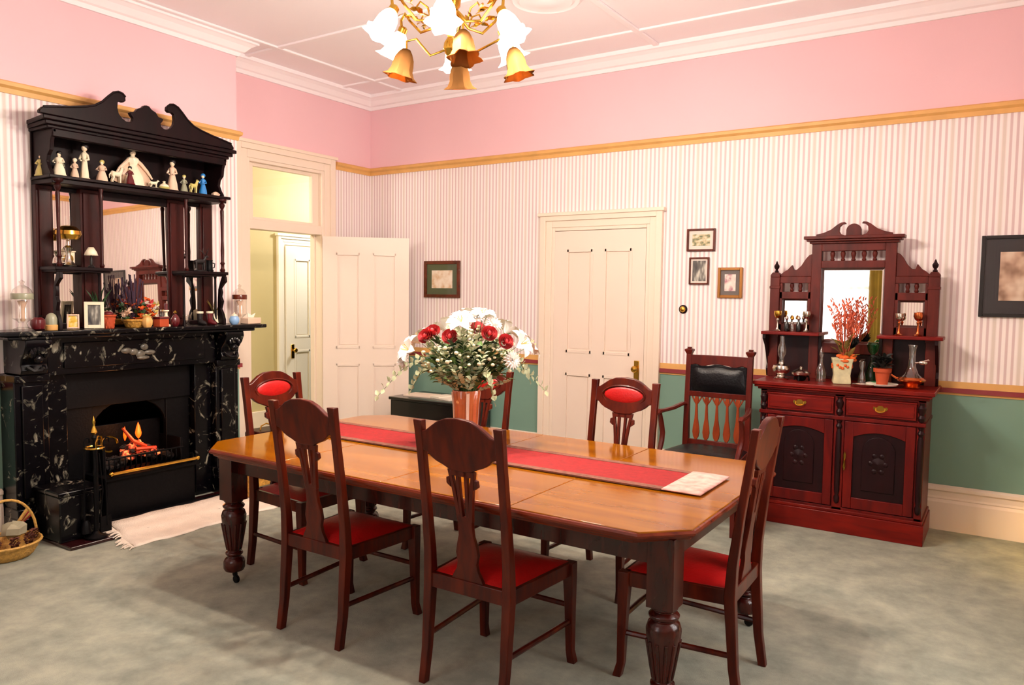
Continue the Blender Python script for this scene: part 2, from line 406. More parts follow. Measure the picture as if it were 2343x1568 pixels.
# door in the back wall, closed
d2 = thing('door_2', None, None, (2.273, .005, .006)); struct(d2)
m = MB(); panel_leaf(m, .88, 2.152, .04, [(.20, .88), (1.08, 1.98)], [(.13, .38), (.50, .75)]); m.build('door_leaf', 'door', d2, world=False, smooth=False)
handle(d2, .82, .95, -1, -.02)
m = MB()
def archi(m, x0, x1, zt, w, ax='x', c=0, sg=-1, cap=True, z0=0):
    prof = [(0, .0), (.012, .022), (w*.55, .026), (w*.6, .034), (w*.9, .036), (w, .018)]
    def B(a, b, d0, d1, e, f):
        if ax == 'x': m.box(a, b, min(c+sg*d0, c+sg*d1), max(c+sg*d0, c+sg*d1), e, f)
        else: m.box(min(c+sg*d0, c+sg*d1), max(c+sg*d0, c+sg*d1), a, b, e, f)
    for (p, q, d) in ((0, .03, .018), (.03, w*.62, .024), (w*.62, w, .04)):
        B(x0-q, x0-p, 0, d, z0, zt+q); B(x1+p, x1+q, 0, d, z0, zt+q); B(x0-p, x1+p, 0, d, zt+p, zt+q)
    if cap:
        B(x0-w-.02, x1+w+.02, 0, .055, zt+w-.012, zt+w+.018)
m2 = MB(); archi(m2, 2.272, 3.155, 2.162, .145); struct(m2.build('trim_7', 'ivory', smooth=False, bevel=.004))
m2 = MB().box(2.255, 2.272, 0, .14, 0, 2.165).box(3.155, 3.17, 0, .14, 0, 2.165).box(2.255, 3.17, 0, .14, 2.162, 2.18).box(2.272, 3.155, .05, .09, 0, 2.162)
struct(m2.build('trim_8', 'ivory', smooth=False))
# doorway in the left wall, open leaf
d1 = thing('door_1', None, None, (.03, -.70, .01), math.atan2(.57, .65-.03)); struct(d1)
m = MB(); panel_leaf(m, .845, 2.125, .04, [(.20, .86), (1.03, 1.96)], [(.13, .36), (.485, .715)]); m.build('door_leaf', 'door', d1, world=False, smooth=False)
handle(d1, .785, .91, -1, -.02)
m2 = MB(); archi(m2, -1.545, -.695, 2.745, .165, 'y', 0, 1); struct(m2.build('trim_9', 'ivory', smooth=False, bevel=.004))
m2 = MB().box(-.14, 0, -1.56, -1.545, 0, 2.76).box(-.14, 0, -.695, -.68, 0, 2.76).box(-.14, 0, -1.545, -.695, 2.745, 2.76).box(-.12, .012, -1.545, -.695, 2.15, 2.235)
m2.box(-.13, -.075, -1.545, -1.525, 0, 2.15).box(-.13, -.075, -.715, -.695, 0, 2.15)
struct(m2.build('trim_10', 'ivory', smooth=False, bevel=.003))
wn = thing('window_3', None, None, (-.05, -1.12, 2.235)); struct(wn)
m2 = MB().box(-.08, -.03, -1.545, -1.475, 2.235, 2.745).box(-.08, -.03, -.775, -.695, 2.235, 2.745).box(-.08, -.03, -1.475, -.775, 2.235, 2.262).box(-.08, -.03, -1.475, -.775, 2.715, 2.745)
m2.build('window_frame', 'ivory', wn, bevel=.003, smooth=False)
MB().box(-.058, -.052, -1.48, -.77, 2.26, 2.72).build('pane', 'glass_pane', wn, smooth=False)
# hall beyond
hz = [(-1.50, -3.2, 2.9)]
m = MB().box(-1.6, -1.5, -3.2, 3.2, 0, ZC).box(-1.6, -.14, 3.1, 3.2, 0, ZC).box(-1.6, -.14, -3.3, -3.2, 0, ZC)
struct(m.build('wall_hall', 'hall', smooth=False))
m = MB().box(-.16, -.14, -3.2, -1.56, 0, ZC).box(-.16, -.14, -.68, 3.2, 0, ZC).box(-.16, -.14, -1.56, -.68, 2.76, ZC).box(-.16, 0, .14, 3.2, 0, ZC)
struct(m.build('wall_hall_inner', 'hall', smooth=False))
struct(MB().box(-1.5, -1.475, -3.2, .02, 0, .2).build('baseboard_hall', 'ivory', smooth=False, bevel=.004))
d3 = thing('door_3', None, None, (-1.485, .12, .01), PI/2); struct(d3)
m = MB(); panel_leaf(m, .82, 2.12, .04, [(.2, .86), (1.03, 1.96)], [(.13, .36), (.47, .70)]); m.build('door_leaf', 'white', d3, world=False, smooth=False)
handle(d3, .09, .86, -1, -.02)
m2 = MB(); archi(m2, .115, .945, 2.14, .11, 'y', -1.5, 1); struct(m2.build('trim_11', 'white', smooth=False, bevel=.004))

# ------------------------------------------------------------------ windows behind the camera and (assumed) in the right wall, with curtains
def folds(x0, x1, z0, z1, y, amp, n, axis, name, mat, parent):
    m = MB(); k = n*8; vs = []; fs = []
    for i in range(k+1):
        u = x0+(x1-x0)*i/k; d = y+amp*math.sin(2*PI*n*i/k)+amp*.3*math.sin(5.1*i/k*n)
        for z in (z0, z1): vs.append((u, d, z) if axis == 'x' else (d, u, z))
    for i in range(k): fs.append((2*i, 2*i+2, 2*i+3, 2*i+1))
    m.add(vs, fs); return m.build(name, mat, parent, fix=False)
sheer, t, b = nt('sheer_curtain')
tr = t.nodes.new('ShaderNodeBsdfTransparent'); tl = t.nodes.new('ShaderNodeBsdfTranslucent'); tl.inputs[0].default_value = (.95, .93, .9, 1)
mx = t.nodes.new('ShaderNodeMixShader'); mx.inputs[0].default_value = .45
t.links.new(tr.outputs[0], mx.inputs[1]); t.links.new(tl.outputs[0], mx.inputs[2]); t.links.new(mx.outputs[0], t.nodes['Material Output'].inputs[0])
M['sheer'] = sheer
M['curtain'] = plain('gold_curtain', '#8d7423', .8, var=.15, scale=6)
for k, (ax, c, a, b_, s) in enumerate((('x', YF, 2.5, 4.1, 1), ('y', XR, -3.6, -2.2, -1))):
    w = thing('window_%d' % (k+1), None, None, ((a+b_)/2, c, .75) if ax == 'x' else (c, (a+b_)/2, .75)); struct(w)
    m = MB()
    def B(p, q, d0, d1, e, f_):
        d0, d1 = sorted((c+s*d0, c+s*d1))
        if ax == 'x': m.box(p, q, d0, d1, e, f_)
        else: m.box(d0, d1, p, q, e, f_)
    B(a, a+.06, -.1, -.04, .75, 2.75); B(b_-.06, b_, -.1, -.04, .75, 2.75); B(a, b_, -.1, -.04, .75, .81); B(a, b_, -.1, -.04, 2.69, 2.75); B(a, b_, -.1, -.04, 1.72, 1.77)
    B(a-.12, a, 0, .03, .65, 2.87); B(b_, b_+.12, 0, .03, .65, 2.87); B(a-.12, b_+.12, 0, .03, 2.75, 2.87); B(a-.15, b_+.15, -.1, .06, .70, .75)
    m.build('window_frame', 'ivory', w, smooth=False, bevel=.003)
    m = MB(); B(a, b_, -.072, -.068, .78, 2.72); m.build('pane', 'glass_pane', w, smooth=False)
    tagc = ('behind the camera', 'assumed on the right wall')[k]
    sh = folds(a+.05, b_-.05, .78, 2.74, c+s*.045, .012, 14, ax, 'sheer_curtain', 'sheer', None)
    tag(sh, 'white sheer curtain across the window ' + tagc, 'curtain')
    for q, (p0, p1) in enumerate(((a-.28, a+.12), (b_-.12, b_+.28))):
        cu_ = folds(p0, p1, .08, 2.95, c+s*.12, .03, 4, ax, 'curtain', 'curtain', None)
        tag(cu_, 'gold %s curtain of the window %s' % (('first', 'second')[q] if k else ('left', 'right')[1-q], tagc), 'curtain')

# ------------------------------------------------------------------ dining table
TX0, TX1, TY0, TY1, TH = 2.12, 4.835, -3.585, -2.165, .772
tb = thing('dining_table', 'long mahogany extension dining table with cut corners and turned legs', 'table', ((TX0+TX1)/2, (TY0+TY1)/2, 0))
def chamf(i, c=.155):
    x0, x1, y0, y1 = TX0+i, TX1-i, TY0+i, TY1-i
    return [(x0+c, y0), (x1-c, y0), (x1, y0+c), (x1, y1-c), (x1-c, y1), (x0+c, y1), (x0, y1-c), (x0, y0+c)]
m = MB()
seams = [TX0, 2.80, 3.465, 4.13, TX1]
for k in range(4):
    a, b_ = seams[k]+(.0012 if k else 0), seams[k+1]-(.0012 if k < 3 else 0); c = .155-.012; i = .012
    y0, y1 = TY0+i, TY1-i
    if k == 0: P = [(b_, y0), (b_, y1), (a+i+c, y1), (a+i, y1-c), (a+i, y0+c), (a+i+c, y0)]
    elif k == 3: P = [(a, y0), (b_-i-c, y0), (b_-i, y0+c), (b_-i, y1-c), (b_-i-c, y1), (a, y1)]
    else: P = [(a, y0), (b_, y0), (b_, y1), (a, y1)]
    m.prism(P, 'XY', TH-.02, TH)
m.build('table_top', 'table', tb, bevel=.003)
m = MB()
def ring(o0, z0, o1, z1, c0=.155, c1=.155):
    A = chamf(o0, c0); B_ = chamf(o1, c1)
    m.add([(x, y, z0) for x, y in A]+[(x, y, z1) for x, y in B_], [(i, (i+1) % 8, (i+1) % 8+8, i+8) for i in range(8)])
# moulded edge: lighter lip, cove, lower bead
for (a0, z0), (a1, z1) in zip([(.012, TH-.004), (.004, TH-.006), (.0, TH-.014), (.002, TH-.022), (.014, TH-.027), (.018, TH-.036), (.03, TH-.042), (.034, TH-.05)], [(.004, TH-.006), (.0, TH-.014), (.002, TH-.022), (.014, TH-.027), (.018, TH-.036), (.03, TH-.042), (.034, TH-.05), (.2, TH-.05)]):
    ring(a0, z0, a1, z1, .155, .155)
m.build('table_edge', 'table_edge', tb, fix=False, smooth=False)
m = MB()
ax0, ax1, ay0, ay1 = TX0+.12, TX1-.12, TY0+.175, TY1-.175
for y in (ay0, ay1-.025): m.box(ax0, ax1, y, y+.025, TH-.165, TH-.045)
for x in (ax0, ax1-.025): m.box(x, x+.025, ay0, ay1, TH-.165, TH-.045)
m.build('apron', 'chair_side', tb, bevel=.003)
legp = [(.018, .055), (.03, .06), (.05, .07), (.057, .085), (.057, .12), (.05, .135), (.036, .145), (.036, .152), (.046, .16), (.046, .17), (.034, .178), (.036, .19), (.044, .23), (.054, .29), (.064, .35), (.066, .375), (.058, .40), (.044, .412), (.056, .42), (.058, .43), (.05, .438), (.04, .445), (.05, .452), (.052, .46), (.052, .463)]
for (x, y) in ((2.235, -3.405), (4.715, -3.405), (2.235, -2.345), (4.715, -2.345)):
    m = MB().lathe(legp, (x, y, 0), 28)
    m.box(x-.052, x+.052, y-.052, y+.052, .46, TH-.045)
    for k in range(12):      # reeds on the tapered drum
        a = 2*PI*k/12; m.tube([(x+math.cos(a)*r, y+math.sin(a)*r, z) for r, z in ((.035, .185), (.044, .23), (.054, .29), (.062, .335))], .007, 6)
    lg = m.build('leg', 'chair_side', tb, bevel=.002)
    MB().tube([(x, y, .06), (x+.005, y, .045), (x+.02, y-.005, .035)], [.014, .014, .01], 8).lathe([(.004, -.008), (.020, -.008), (.022, 0), (.020, .008), (.004, .008)], (0, 0, 0), 16, Matrix.Translation((x+.022, y-.005, .023)) @ Matrix.Rotation(PI/2, 4, 'X')).build('caster', 'iron', lg)
# runner
rn = thing('table_runner', 'red table runner with brown woven border lying along the table', 'table runner', (3.45, -2.81, TH))
RX0, RX1, RY0, RY1 = 2.25, 4.70, -3.0, -2.61
M['run_red'] = plain('runner_red', '#920d10', .8, var=.15, scale=40, bump=.3, bscale=200)
M['run_brd'] = plain('runner_border', '#7a4a3a', .85, var=.3, scale=50)
M['run_pink'] = plain('runner_end', '#e0a79b', .85, var=.25, scale=26)
z = TH+.0035
MB().box(RX0, RX1-.17, RY0+.045, RY1-.045, z, z+.005).build('red_panel', 'run_red', rn, smooth=False)
MB().box(RX0-.03, RX1-.17, RY0, RY0+.045, z, z+.007).box(RX0-.03, RX1-.17, RY1-.045, RY1, z, z+.007).box(RX0-.03, RX0, RY0+.045, RY1-.045, z, z+.007).build('border', 'run_brd', rn, smooth=False)
vs = []; nx, ny = 8, 6
for i in range(nx+1):
    for j in range(ny+1):
        u = i/nx; v = j/ny
        vs.append((RX1-.17+.17*u, RY0+.0+(RY1-RY0)*v, z+.008+.006*math.sin(u*PI)*math.sin(v*9)))
MB().add(vs, [(i*(ny+1)+j, (i+1)*(ny+1)+j, (i+1)*(ny+1)+j+1, i*(ny+1)+j+1) for i in range(nx) for j in range(ny)]).build('end_panel', 'run_pink', rn, fix=False, solid=.005)

# ------------------------------------------------------------------ dining chairs (local: faces +Y, rear legs at y=0)
def yb(z):
    pts = [(0, -.022), (.14, 0), (.42, .02), (.6, .012), (1.1, -.06)]
    for (a, b_), (c, d) in zip(pts, pts[1:]):
        if z <= c: return b_+(d-b_)*(z-a)/(c-a)
    return -.06
def make_chair():
    r = thing('dining_chair', None, 'chair')
    for s in (-1, 1):
        secs = [(s*.193, yb(zz), zz, hx, hy) for zz, hx, hy in ((0, .016, .017), (.14, .017, .018), (.30, .019, .02), (.42, .02, .022), (.55, .019, .019), (.75, .017, .016), (.95, .017, .015), (1.05, .019, .015), (1.095, .021, .016))]
        MB().loft(secs).build('rear_leg', 'chair', r, world=False, bevel=.003)
        secs = [(s*.232, .46+.012, 0, .018, .018), (s*.228, .458, .06, .016, .016), (s*.226, .455, .25, .019, .019), (s*.224, .452, .38, .023, .023), (s*.224, .452, .452, .023, .023)]
        MB().loft(secs).build('front_leg', 'chair', r, world=False, bevel=.003)
    m = MB()
    m.box(-.178, .178, .004, .03, .395, .455)
    m.box(-.205, .205, .442, .464, .385, .45)
    for s in (-1, 1):
        m.prism([(s*.18, .02), (s*.20, .02), (s*.232, .44), (s*.212, .44)], 'XY', .39, .452)
    m.build('seat_frame', 'chair', r, world=False, bevel=.003)
    # drop-in seat
    vs = []; n = 8
    for i in range(n+1):
        for j in range(n+1):
            u = i/n; v = j/n; hw = .182+.036*v
            vs.append((hw*(2*u-1), .02+.43*v, .452+.034*(1-(2*u-1)**4)*(1-(2*v-1)**4)))
    fs = [(i*(n+1)+j, (i+1)*(n+1)+j, (i+1)*(n+1)+j+1, i*(n+1)+j+1) for i in range(n) for j in range(n)]
    MB().add(vs, fs).build('seat', 'red', r, world=False, fix=False)
    # crest rail with arched outline
    top = [(.178, 1.052), (.155, 1.058), (.13, 1.076), (.10, 1.096), (.06, 1.112), (0, 1.118)]
    bot = [(.178, .972), (.158, .968), (.14, .95), (.115, .935), (.08, .922), (.05, .908), (0, .905)]
    P = top[:-1]+[(0, 1.118)]+[(-x, z_) for x, z_ in reversed(top[:-1])]+[(-x, z_) for x, z_ in bot[:-1]]+[(0, .905)]+[(x, z_) for x, z_ in reversed(bot[:-1])]
    m = MB().prism(P, 'XZ', lambda u, v: yb(v)-.013, lambda u, v: yb(v)+.013)
    cr_ = m.build('crest_rail', 'chair', r, world=False, bevel=.004)
    # scrolled ears and oval moulding
    m = MB()
    m.tube([(.135*math.cos(a), yb(1.012)+.013, 1.012+.058*math.sin(a)) for a in [2*PI*i/28 for i in range(29)]], .006, 6)
    m.build('moulding', 'chair', cr_, world=False)
    m = MB().sph((0, yb(1.012)+.011, 1.012), .125, 1, .11, .40, 20, 10)
    m.build('back_pad', 'red', r, world=False)
    # splat
    m = MB(); e = .009
    f0 = lambda u, v: yb(v)-e; f1 = lambda u, v: yb(v)+e
    def strip(a, b_, c, d, z0, z1, bow=0):
        n = 6; L = []; R = []
        for i in range(n+1):
            t = i/n; k = bow*math.sin(PI*t)
            L.append((a+(c-a)*t+k, z0+(z1-z0)*t)); R.append((b_+(d-b_)*t+k, z0+(z1-z0)*t))
        m.prism(L+R[::-1], 'XZ', f0, f1)
    for s in (-1, 1):
        strip(s*.037, s*.018, s*.066, s*.050, .70, .91, s*-.004)
        strip(s*.020, s*.006, s*.028, s*.012, .70, .91, s*.002)
        m.prism([(s*.06, .88), (s*.074, .875), (s*.076, .85), (s*.055, .835)], 'XZ', f0, f1)
    m.prism([(-.05, .885), (.05, .885), (.05, .91), (-.05, .91)], 'XZ', f0, f1)
    half = [(.036, .72), (.034, .68), (.036, .64), (.048, .60), (.054, .565), (.046, .53), (.052, .50), (.07, .47), (.078, .452)]
    m.prism(half+[(-x, z_) for x, z_ in reversed(half)], 'XZ', f0, f1)
    m.build('splat', 'chair', r, world=False, bevel=.002)
    for s in (-1, 1):
        MB().tube([(s*.194, .0, .19), (s*.21, .225, .19), (s*.226, .45, .19)], .012, 8).build('stretcher', 'chair', r, world=False)
    MB().tube([(-.222, .452, .26), (.222, .452, .26)], .012, 8).build('stretcher', 'chair', r, world=False)
    return r
ch = make_chair()
spots = [(3.095, -3.625, 0, 'high-back mahogany dining chair seen from behind, near side, left of two'),
         (3.972, -3.628, 0, 'high-back mahogany dining chair seen from behind, near side, right of two'),
         (4.882, -2.905, PI/2+math.radians(1.2), 'mahogany dining chair seen side-on at the right head of the table'),
         (2.10, -2.985, -PI/2, 'mahogany dining chair at the fireplace end of the table, red oval back facing right'),
         (2.865, -1.985, PI, 'mahogany dining chair half hidden behind the flower vase'),
         (3.865, -1.985, PI, 'mahogany dining chair with red oval back in front of the closed door')]
for i, (x, y, a, lb) in enumerate(spots):
    o = ch if i == 0 else copy_tree(ch)
    o.location = (x, y, 0); o.rotation_euler = (0, 0, a); o['label'] = lb; o['group'] = 'dining chairs around the table'

# ------------------------------------------------------------------ sideboard
SX0, SX1 = 4.27, 5.31
sb = thing('sideboard', 'tall red mahogany mirror-back sideboard against the striped back wall', 'sideboard', (4.79, -.28, 0))
m = MB().box(SX0, SX1, -.49, -.04, .15, .95)
# front framing
FY = -.505
m.box(SX0, 4.315, FY, -.48, .15, .95).box(5.265, SX1, FY, -.48, .15, .95).box(4.765, 4.83, FY, -.48, .15, .95)
m.box(SX0, SX1, FY, -.48, .93, .95).box(SX0-.006, SX1+.006, FY-.012, -.04, .775, .80).box(SX0, SX1, FY, -.48, .15, .175)
m.build('carcass', 'board', sb, bevel=.003)
MB().box(SX0-.022, SX1+.018, -.525, -.04, 0, .135).box(SX0-.012, SX1+.01, -.515, -.04, .135, .158).build('plinth', 'board_h', sb, bevel=.004)
MB().box(SX0-.048, SX1+.05, -.555, -.03, .978, 1.005).box(SX0-.04, SX1+.035, -.545, -.03, .962, .978).box(SX0-.02, SX1+.02, -.52, -.03, .945, .962).build('top', 'board_h', sb, bevel=.005)
def bail(par, x, z, y):
    P = [(-.045, .004), (-.04, .018), (-.022, .012), (-.012, .024), (.012, .024), (.022, .012), (.04, .018), (.045, .004), (.034, -.008), (.02, -.012), (.010, -.022), (-.010, -.022), (-.02, -.012), (-.034, -.008)]
    m = MB().prism([(x+a, z+b) for a, b in P], 'XZ', y-.003, y)
    m.tube([(x-.028, y-.006, z+.006), (x-.026, y-.016, z-.010), (x-.012, y-.018, z-.016), (x+.012, y-.018, z-.016), (x+.026, y-.016, z-.010), (x+.028, y-.006, z+.006)], .0035, 6)
    m.build('handle', 'brass', par)
for x0, x1 in ((4.322, 4.758), (4.838, 5.258)):
    m = MB().box(x0, x1, FY-.012, -.48, .812, .922)
    m.box(x0-.004, x1+.004, FY-.018, FY, .918, .928).box(x0+.012, x1-.012, FY-.017, FY-.01, .826, .908)
    d = m.build('drawer', 'board_h', sb, bevel=.003)
    bail(d, (x0+x1)/2, .868, FY-.017)
for x in (4.797, 4.293, 5.288):     # half-turned drops between the drawers and doors
    m = MB().lathe([(.006, .80), (.018, .81), (.024, .83), (.014, .85), (.022, .87), (.026, .895), (.014, .915), (.02, .93)], (x, FY, 0), 14)
    m.lathe([(.008, .20), (.016, .21), (.02, .24), (.012, .26), (.018, .29), (.02, .50), (.018, .68), (.012, .71), (.022, .73), (.012, .75), (.02, .77)], (x, FY, 0), 14)
    m.build('turned_pilaster', 'board_dk', sb)
for q, (x0, x1) in enumerate(((4.322, 4.760), (4.834, 5.258))):
    w = .055; z0, z1 = .18, .770
    m = MB().box(x0, x0+w, FY-.008, FY+.012, z0, z1).box(x1-w, x1, FY-.008, FY+.012, z0, z1).box(x0+w, x1-w, FY-.008, FY+.012, z0, z0+.075)
    A = [(x0+w, z1), (x0+w, z1-.10)]+[(x0+w+(x1-x0-2*w)*i/10, z1-.10+.035*math.sin(PI*i/10)) for i in range(11)]+[(x1-w, z1)]
    m.prism(A, 'XZ', FY-.008, FY+.012)
    dr = m.build('door', 'board', sb, bevel=.003)
    m = MB().box(x0+w-.01, x1-w+.01, FY+.004, FY+.014, z0+.06, z1-.05)
    cx = (x0+x1)/2
    m.prism([(cx-.10, z0+.13), (cx+.10, z0+.13), (cx+.10, z1-.19)]+arc(cx, z1-.19, .10, 10, 170, 8)+[(cx-.10, z1-.19)], 'XZ', FY-.003, FY+.006)
    pn = m.build('door_panel', 'board_dk', dr, bevel=.003)
    m = MB()
    m.lathe([(.0001, .012), (.02, .008), (.045, 0)], (0, 0, 0), 12, Matrix.Translation((cx, FY-.002, .50)) @ Matrix.Rotation(PI/2, 4, 'X'), )
    for k in range(6):
        a = k*PI/3; m.sph((cx+.045*math.cos(a), FY-.002, .50+.06*math.sin(a)), .018, 1, .4, 1, 8, 5)
    m.build('carved_boss', 'board_dk', pn)
m = MB().prism([(4.840, .43), (4.848, .46), (4.845, .50), (4.85, .54), (4.842, .565), (4.834, .54), (4.838, .50), (4.832, .46)], 'XZ', FY-.013, FY-.008).tube([(4.842, FY-.012, .51), (4.842, FY-.03, .50), (4.842, FY-.028, .46)], .004, 6)
m.build('key_plate', 'brass', sb)
# mirror back
UY0, UY1 = -.145, -.085
def up(m, x0, x1, z0, z1, y0=UY0, y1=UY1): return m.box(x0, x1, y0, y1, z0, z1)
for x in (4.252, 5.296):
    m = MB(); up(m, x-.034, x+.034, 1.005, 1.745, UY0-.012, UY1)
    m.prism([(x-.034, 1.745), (x+.034, 1.745), (x+.034, 1.76), (x+.02, 1.78), (x-.02, 1.78), (x-.034, 1.76)], 'XZ', UY0-.012, UY1)
    for z_ in (1.30, 1.66): m.box(x-.038, x+.038, UY0-.016, UY1, z_, z_+.02)
    ps = m.build('post', 'board_up', sb, bevel=.003)
    MB().lathe([(.012, 1.78), (.018, 1.785), (.008, 1.80), (.018, 1.815), (.020, 1.83), (.010, 1.845), (.006, 1.858), (.0005, 1.868)], (x, -.115, 0), 12).build('finial', 'board_dk', ps)
m = MB()
up(m, 4.505, 4.572, 1.005, 1.99); up(m, 4.99, 5.06, 1.005, 1.99)
up(m, 4.572, 4.99, 1.812, 1.862); up(m, 4.572, 4.99, 1.932, 1.99); up(m, 4.572, 4.99, 1.20, 1.27)
for k in range(5):
    x = 4.572+(4.99-4.572)*(k+1)/6; m.lathe([(.012, 1.862), (.016, 1.87), (.010, 1.88), (.016, 1.90), (.018, 1.915), (.012, 1.932)], (x, -.115, 0), 8)
m.box(4.572, 4.99, UY1-.01, UY1, 1.005, 1.21)
for x0, x1 in ((4.286, 4.505), (5.06, 5.262)):
    up(m, x0, x1, 1.585, 1.638); up(m, x0, x1, 1.702, 1.75); up(m, x0, x1, 1.34, 1.40)
    up(m, x0, x0+.02, 1.34, 1.70); up(m, x1-.018, x1, 1.34, 1.70)
    for k in range(2):
        x = x0+.02+(x1-x0-.038)*(k+1)/3; m.lathe([(.012, 1.638), (.015, 1.65), (.010, 1.66), (.016, 1.68), (.012, 1.702)], (x, -.115, 0), 8)
m.build('back_frame', 'board_up', sb, bevel=.003)
m = MB()
for x0, x1 in ((4.286, 4.505), (5.06, 5.262)): m.box(x0, x1, UY1-.02, UY1, 1.005, 1.34)
m.box(4.575, 4.988, UY0+.01, UY1-.01, 1.03, 1.19)
m.build('lower_back_panel', 'board_dk', sb)
for s, x0, x1 in ((1, 4.286, 4.505), (-1, 5.262, 5.06)):      # side scrolls
    P = [(0, 1.75), (0, 1.765), (.10, 1.785), (.22, 1.80), (.36, 1.835), (.42, 1.80), (.52, 1.80), (.66, 1.83), (.80, 1.88), (.90, 1.905), (1, 1.915), (1, 1.75)]
    MB().prism([(x0+(x1-x0)*u, v) for u, v in P], 'XZ', UY0+.012, UY1-.008).build('scrolled_crest', 'board_up', sb, bevel=.003)
def bev_mirror(par, x0, x1, z0, z1, y, bw=.018):
    m = MB().add([(x0, y+.004, z0), (x1, y+.004, z0), (x1, y+.004, z1), (x0, y+.004, z1), (x0+bw, y, z0+bw), (x1-bw, y, z0+bw), (x1-bw, y, z1-bw), (x0+bw, y, z1-bw)],
                 [(4, 5, 6, 7), (0, 1, 5, 4), (1, 2, 6, 5), (2, 3, 7, 6), (3, 0, 4, 7)])
    return m.build('mirror', 'mirror', par, smooth=False)
bev_mirror(sb, 4.572, 4.99, 1.27, 1.812, -.112); bev_mirror(sb, 4.306, 4.488, 1.40, 1.585, -.112, .014); bev_mirror(sb, 5.08, 5.246, 1.40, 1.585, -.112, .014)
for x0, x1 in ((4.195, 4.60), (4.975, 5.372)):
    MB().box(x0, x1, -.285, UY1, 1.322, 1.345).build('shelf', 'board_h', sb, bevel=.004)
for x in (4.215, 4.585, 4.985, 5.335):
    P = [(-.27, 1.322), (UY1, 1.322), (UY1, 1.005), (-.13, 1.005), (-.15, 1.06), (-.13, 1.10), (-.17, 1.18), (-.21, 1.24), (-.27, 1.29)]
    if x in (4.585, 4.985): P = [(max(-.16, u), v) for u, v in P]
    MB().prism(P, 'YZ', x-.011, x+.011).build('shelf_bracket', 'board_dk', sb, bevel=.002)
# cornice and broken pediment
MB().box(4.49, 5.075, -.165, -.08, 1.985, 2.0).box(4.472, 5.093, -.185, -.08, 2.0, 2.015).box(4.455, 5.11, -.20, -.08, 2.015, 2.038).build('cornice', 'board_up', sb, bevel=.004)
m = MB()
for s in (1, -1):
    P = [(.25, 2.038), (.25, 2.052), (.20, 2.062), (.15, 2.085), (.11, 2.118), (.085, 2.132), (.06, 2.135), (.05, 2.122), (.075, 2.118), (.092, 2.10), (.095, 2.07), (.085, 2.052), (.07, 2.045), (.05, 2.038)]
    m.prism([(4.782+s*x, z_) for x, z_ in P], 'XZ', -.16, -.13)
m.prism([(4.782-.05, 2.038), (4.782+.05, 2.038)]+arc(4.782, 2.072, .05, -10, 190, 12), 'XZ', -.16, -.13)
m.build('pediment', 'board_up', sb, bevel=.003)

def turned(prof, loc, mat, name='body', par=None, n=18): return MB().lathe(prof, loc, n).build(name, mat, par)
# things on the sideboard
Z1 = 1.0055
M['crystal'] = glass('crystal', (1, .98, .94, 1), .05, .15)
M['terra'] = plain('terracotta', '#b5471f', .7)
M['ceram'] = plain('painted_ceramic', '#cfc59a', .4, var=.2, scale=18)
M['dkleaf'] = plain('dark_foliage', '#0d120c', .6)
M['coral'] = plain('coral_spray', '#d9694a', .7, var=.2, scale=12)
M['khaki'] = plain('dried_leaf', '#8a7434', .7, var=.3, scale=12)
M['orange'] = plain('orange_petal', '#d9601c', .6, var=.2, scale=15)
M['purple'] = plain('dried_lavender', '#3f2a3c', .9)
t_ = thing('oil_lamp', 'silver-footed glass oil lamp, leftmost on the sideboard top', 'lamp', (4.365, -.34, Z1))
MB().lathe([(.05, 0), (.055, .01), (.03, .02), (.025, .03), (.055, .055), (.062, .08), (.055, .10), (.02, .112), (.018, .125)], (0, 0, 0), 20).build('lamp_base', 'silver', t_, world=False)
MB().shell([(.018, .125), (.014, .15), (.028, .185), (.03, .22), (.018, .26), (.016, .31)], (0, 0, 0), 16).build('lamp_chimney', 'crystal', t_, world=False)
t_ = thing('chafing_dish', 'low silver chafing dish with domed lid and black feet on the sideboard', 'dish', (4.505, -.36, Z1))
MB().lathe([(.04, .03), (.062, .045), (.066, .06), (.05, .07), (.03, .08), (.008, .088), (.012, .098), (.0005, .106)], (0, 0, 0), 20).build('lid', 'silver', t_, world=False)
m = MB()
for a in (.5, 2.6, 4.7): m.tube([(.03*math.cos(a), .03*math.sin(a), .035), (.055*math.cos(a), .055*math.sin(a), .03), (.058*math.cos(a), .058*math.sin(a), 0)], .006, 6)
m.lathe([(.02, 0), (.03, .005), (.045, .035), (.05, .045)], (0, 0, 0), 16)
m.build('stand', 'iron', t_, world=False)
t_ = thing('decanter', 'clear glass decanter with pointed stopper between dish and painted vase', 'decanter', (4.632, -.32, Z1))
MB().lathe([(.032, 0), (.036, .02), (.040, .06), (.026, .11), (.012, .135), (.012, .165), (.016, .17)], (0, 0, 0), 16).build('bottle', 'crystal', t_, world=False)
MB().lathe([(.008, .165), (.02, .19), (.016, .21), (.001, .25)], (0, 0, 0), 12).build('stopper', 'crystal', t_, world=False)
t_ = thing('planter', 'square cream painted ceramic planter in the middle of the sideboard', 'planter', (4.775, -.36, Z1), .25)
m = MB().loft([(0, 0, 0, .055, .055), (0, 0, .012, .058, .058), (0, 0, .06, .052, .052), (0, 0, .15, .062, .062), (0, 0, .175, .068, .068), (0, 0, .176, .056, .056), (0, 0, .10, .045, .045)])
m.build('pot', 'ceram', t_, world=False, bevel=.004)
m = MB()
for k in range(4):
    a = k*PI/2
    for q in range(5): m.sph((math.cos(a)*.057+math.sin(a)*(q-2)*.016, math.sin(a)*.057+math.cos(a)*(q-2)*.016, .12+.012*math.sin(q*2)), .011, 1, 1, 1, 8, 5)
m.build('painted_flowers', 'orange', t_, world=False)
dv = thing('dried_flowers', 'coral feathery dried flower spray standing in the sideboard planter', 'flowers', (4.79, -.35, Z1+.16))
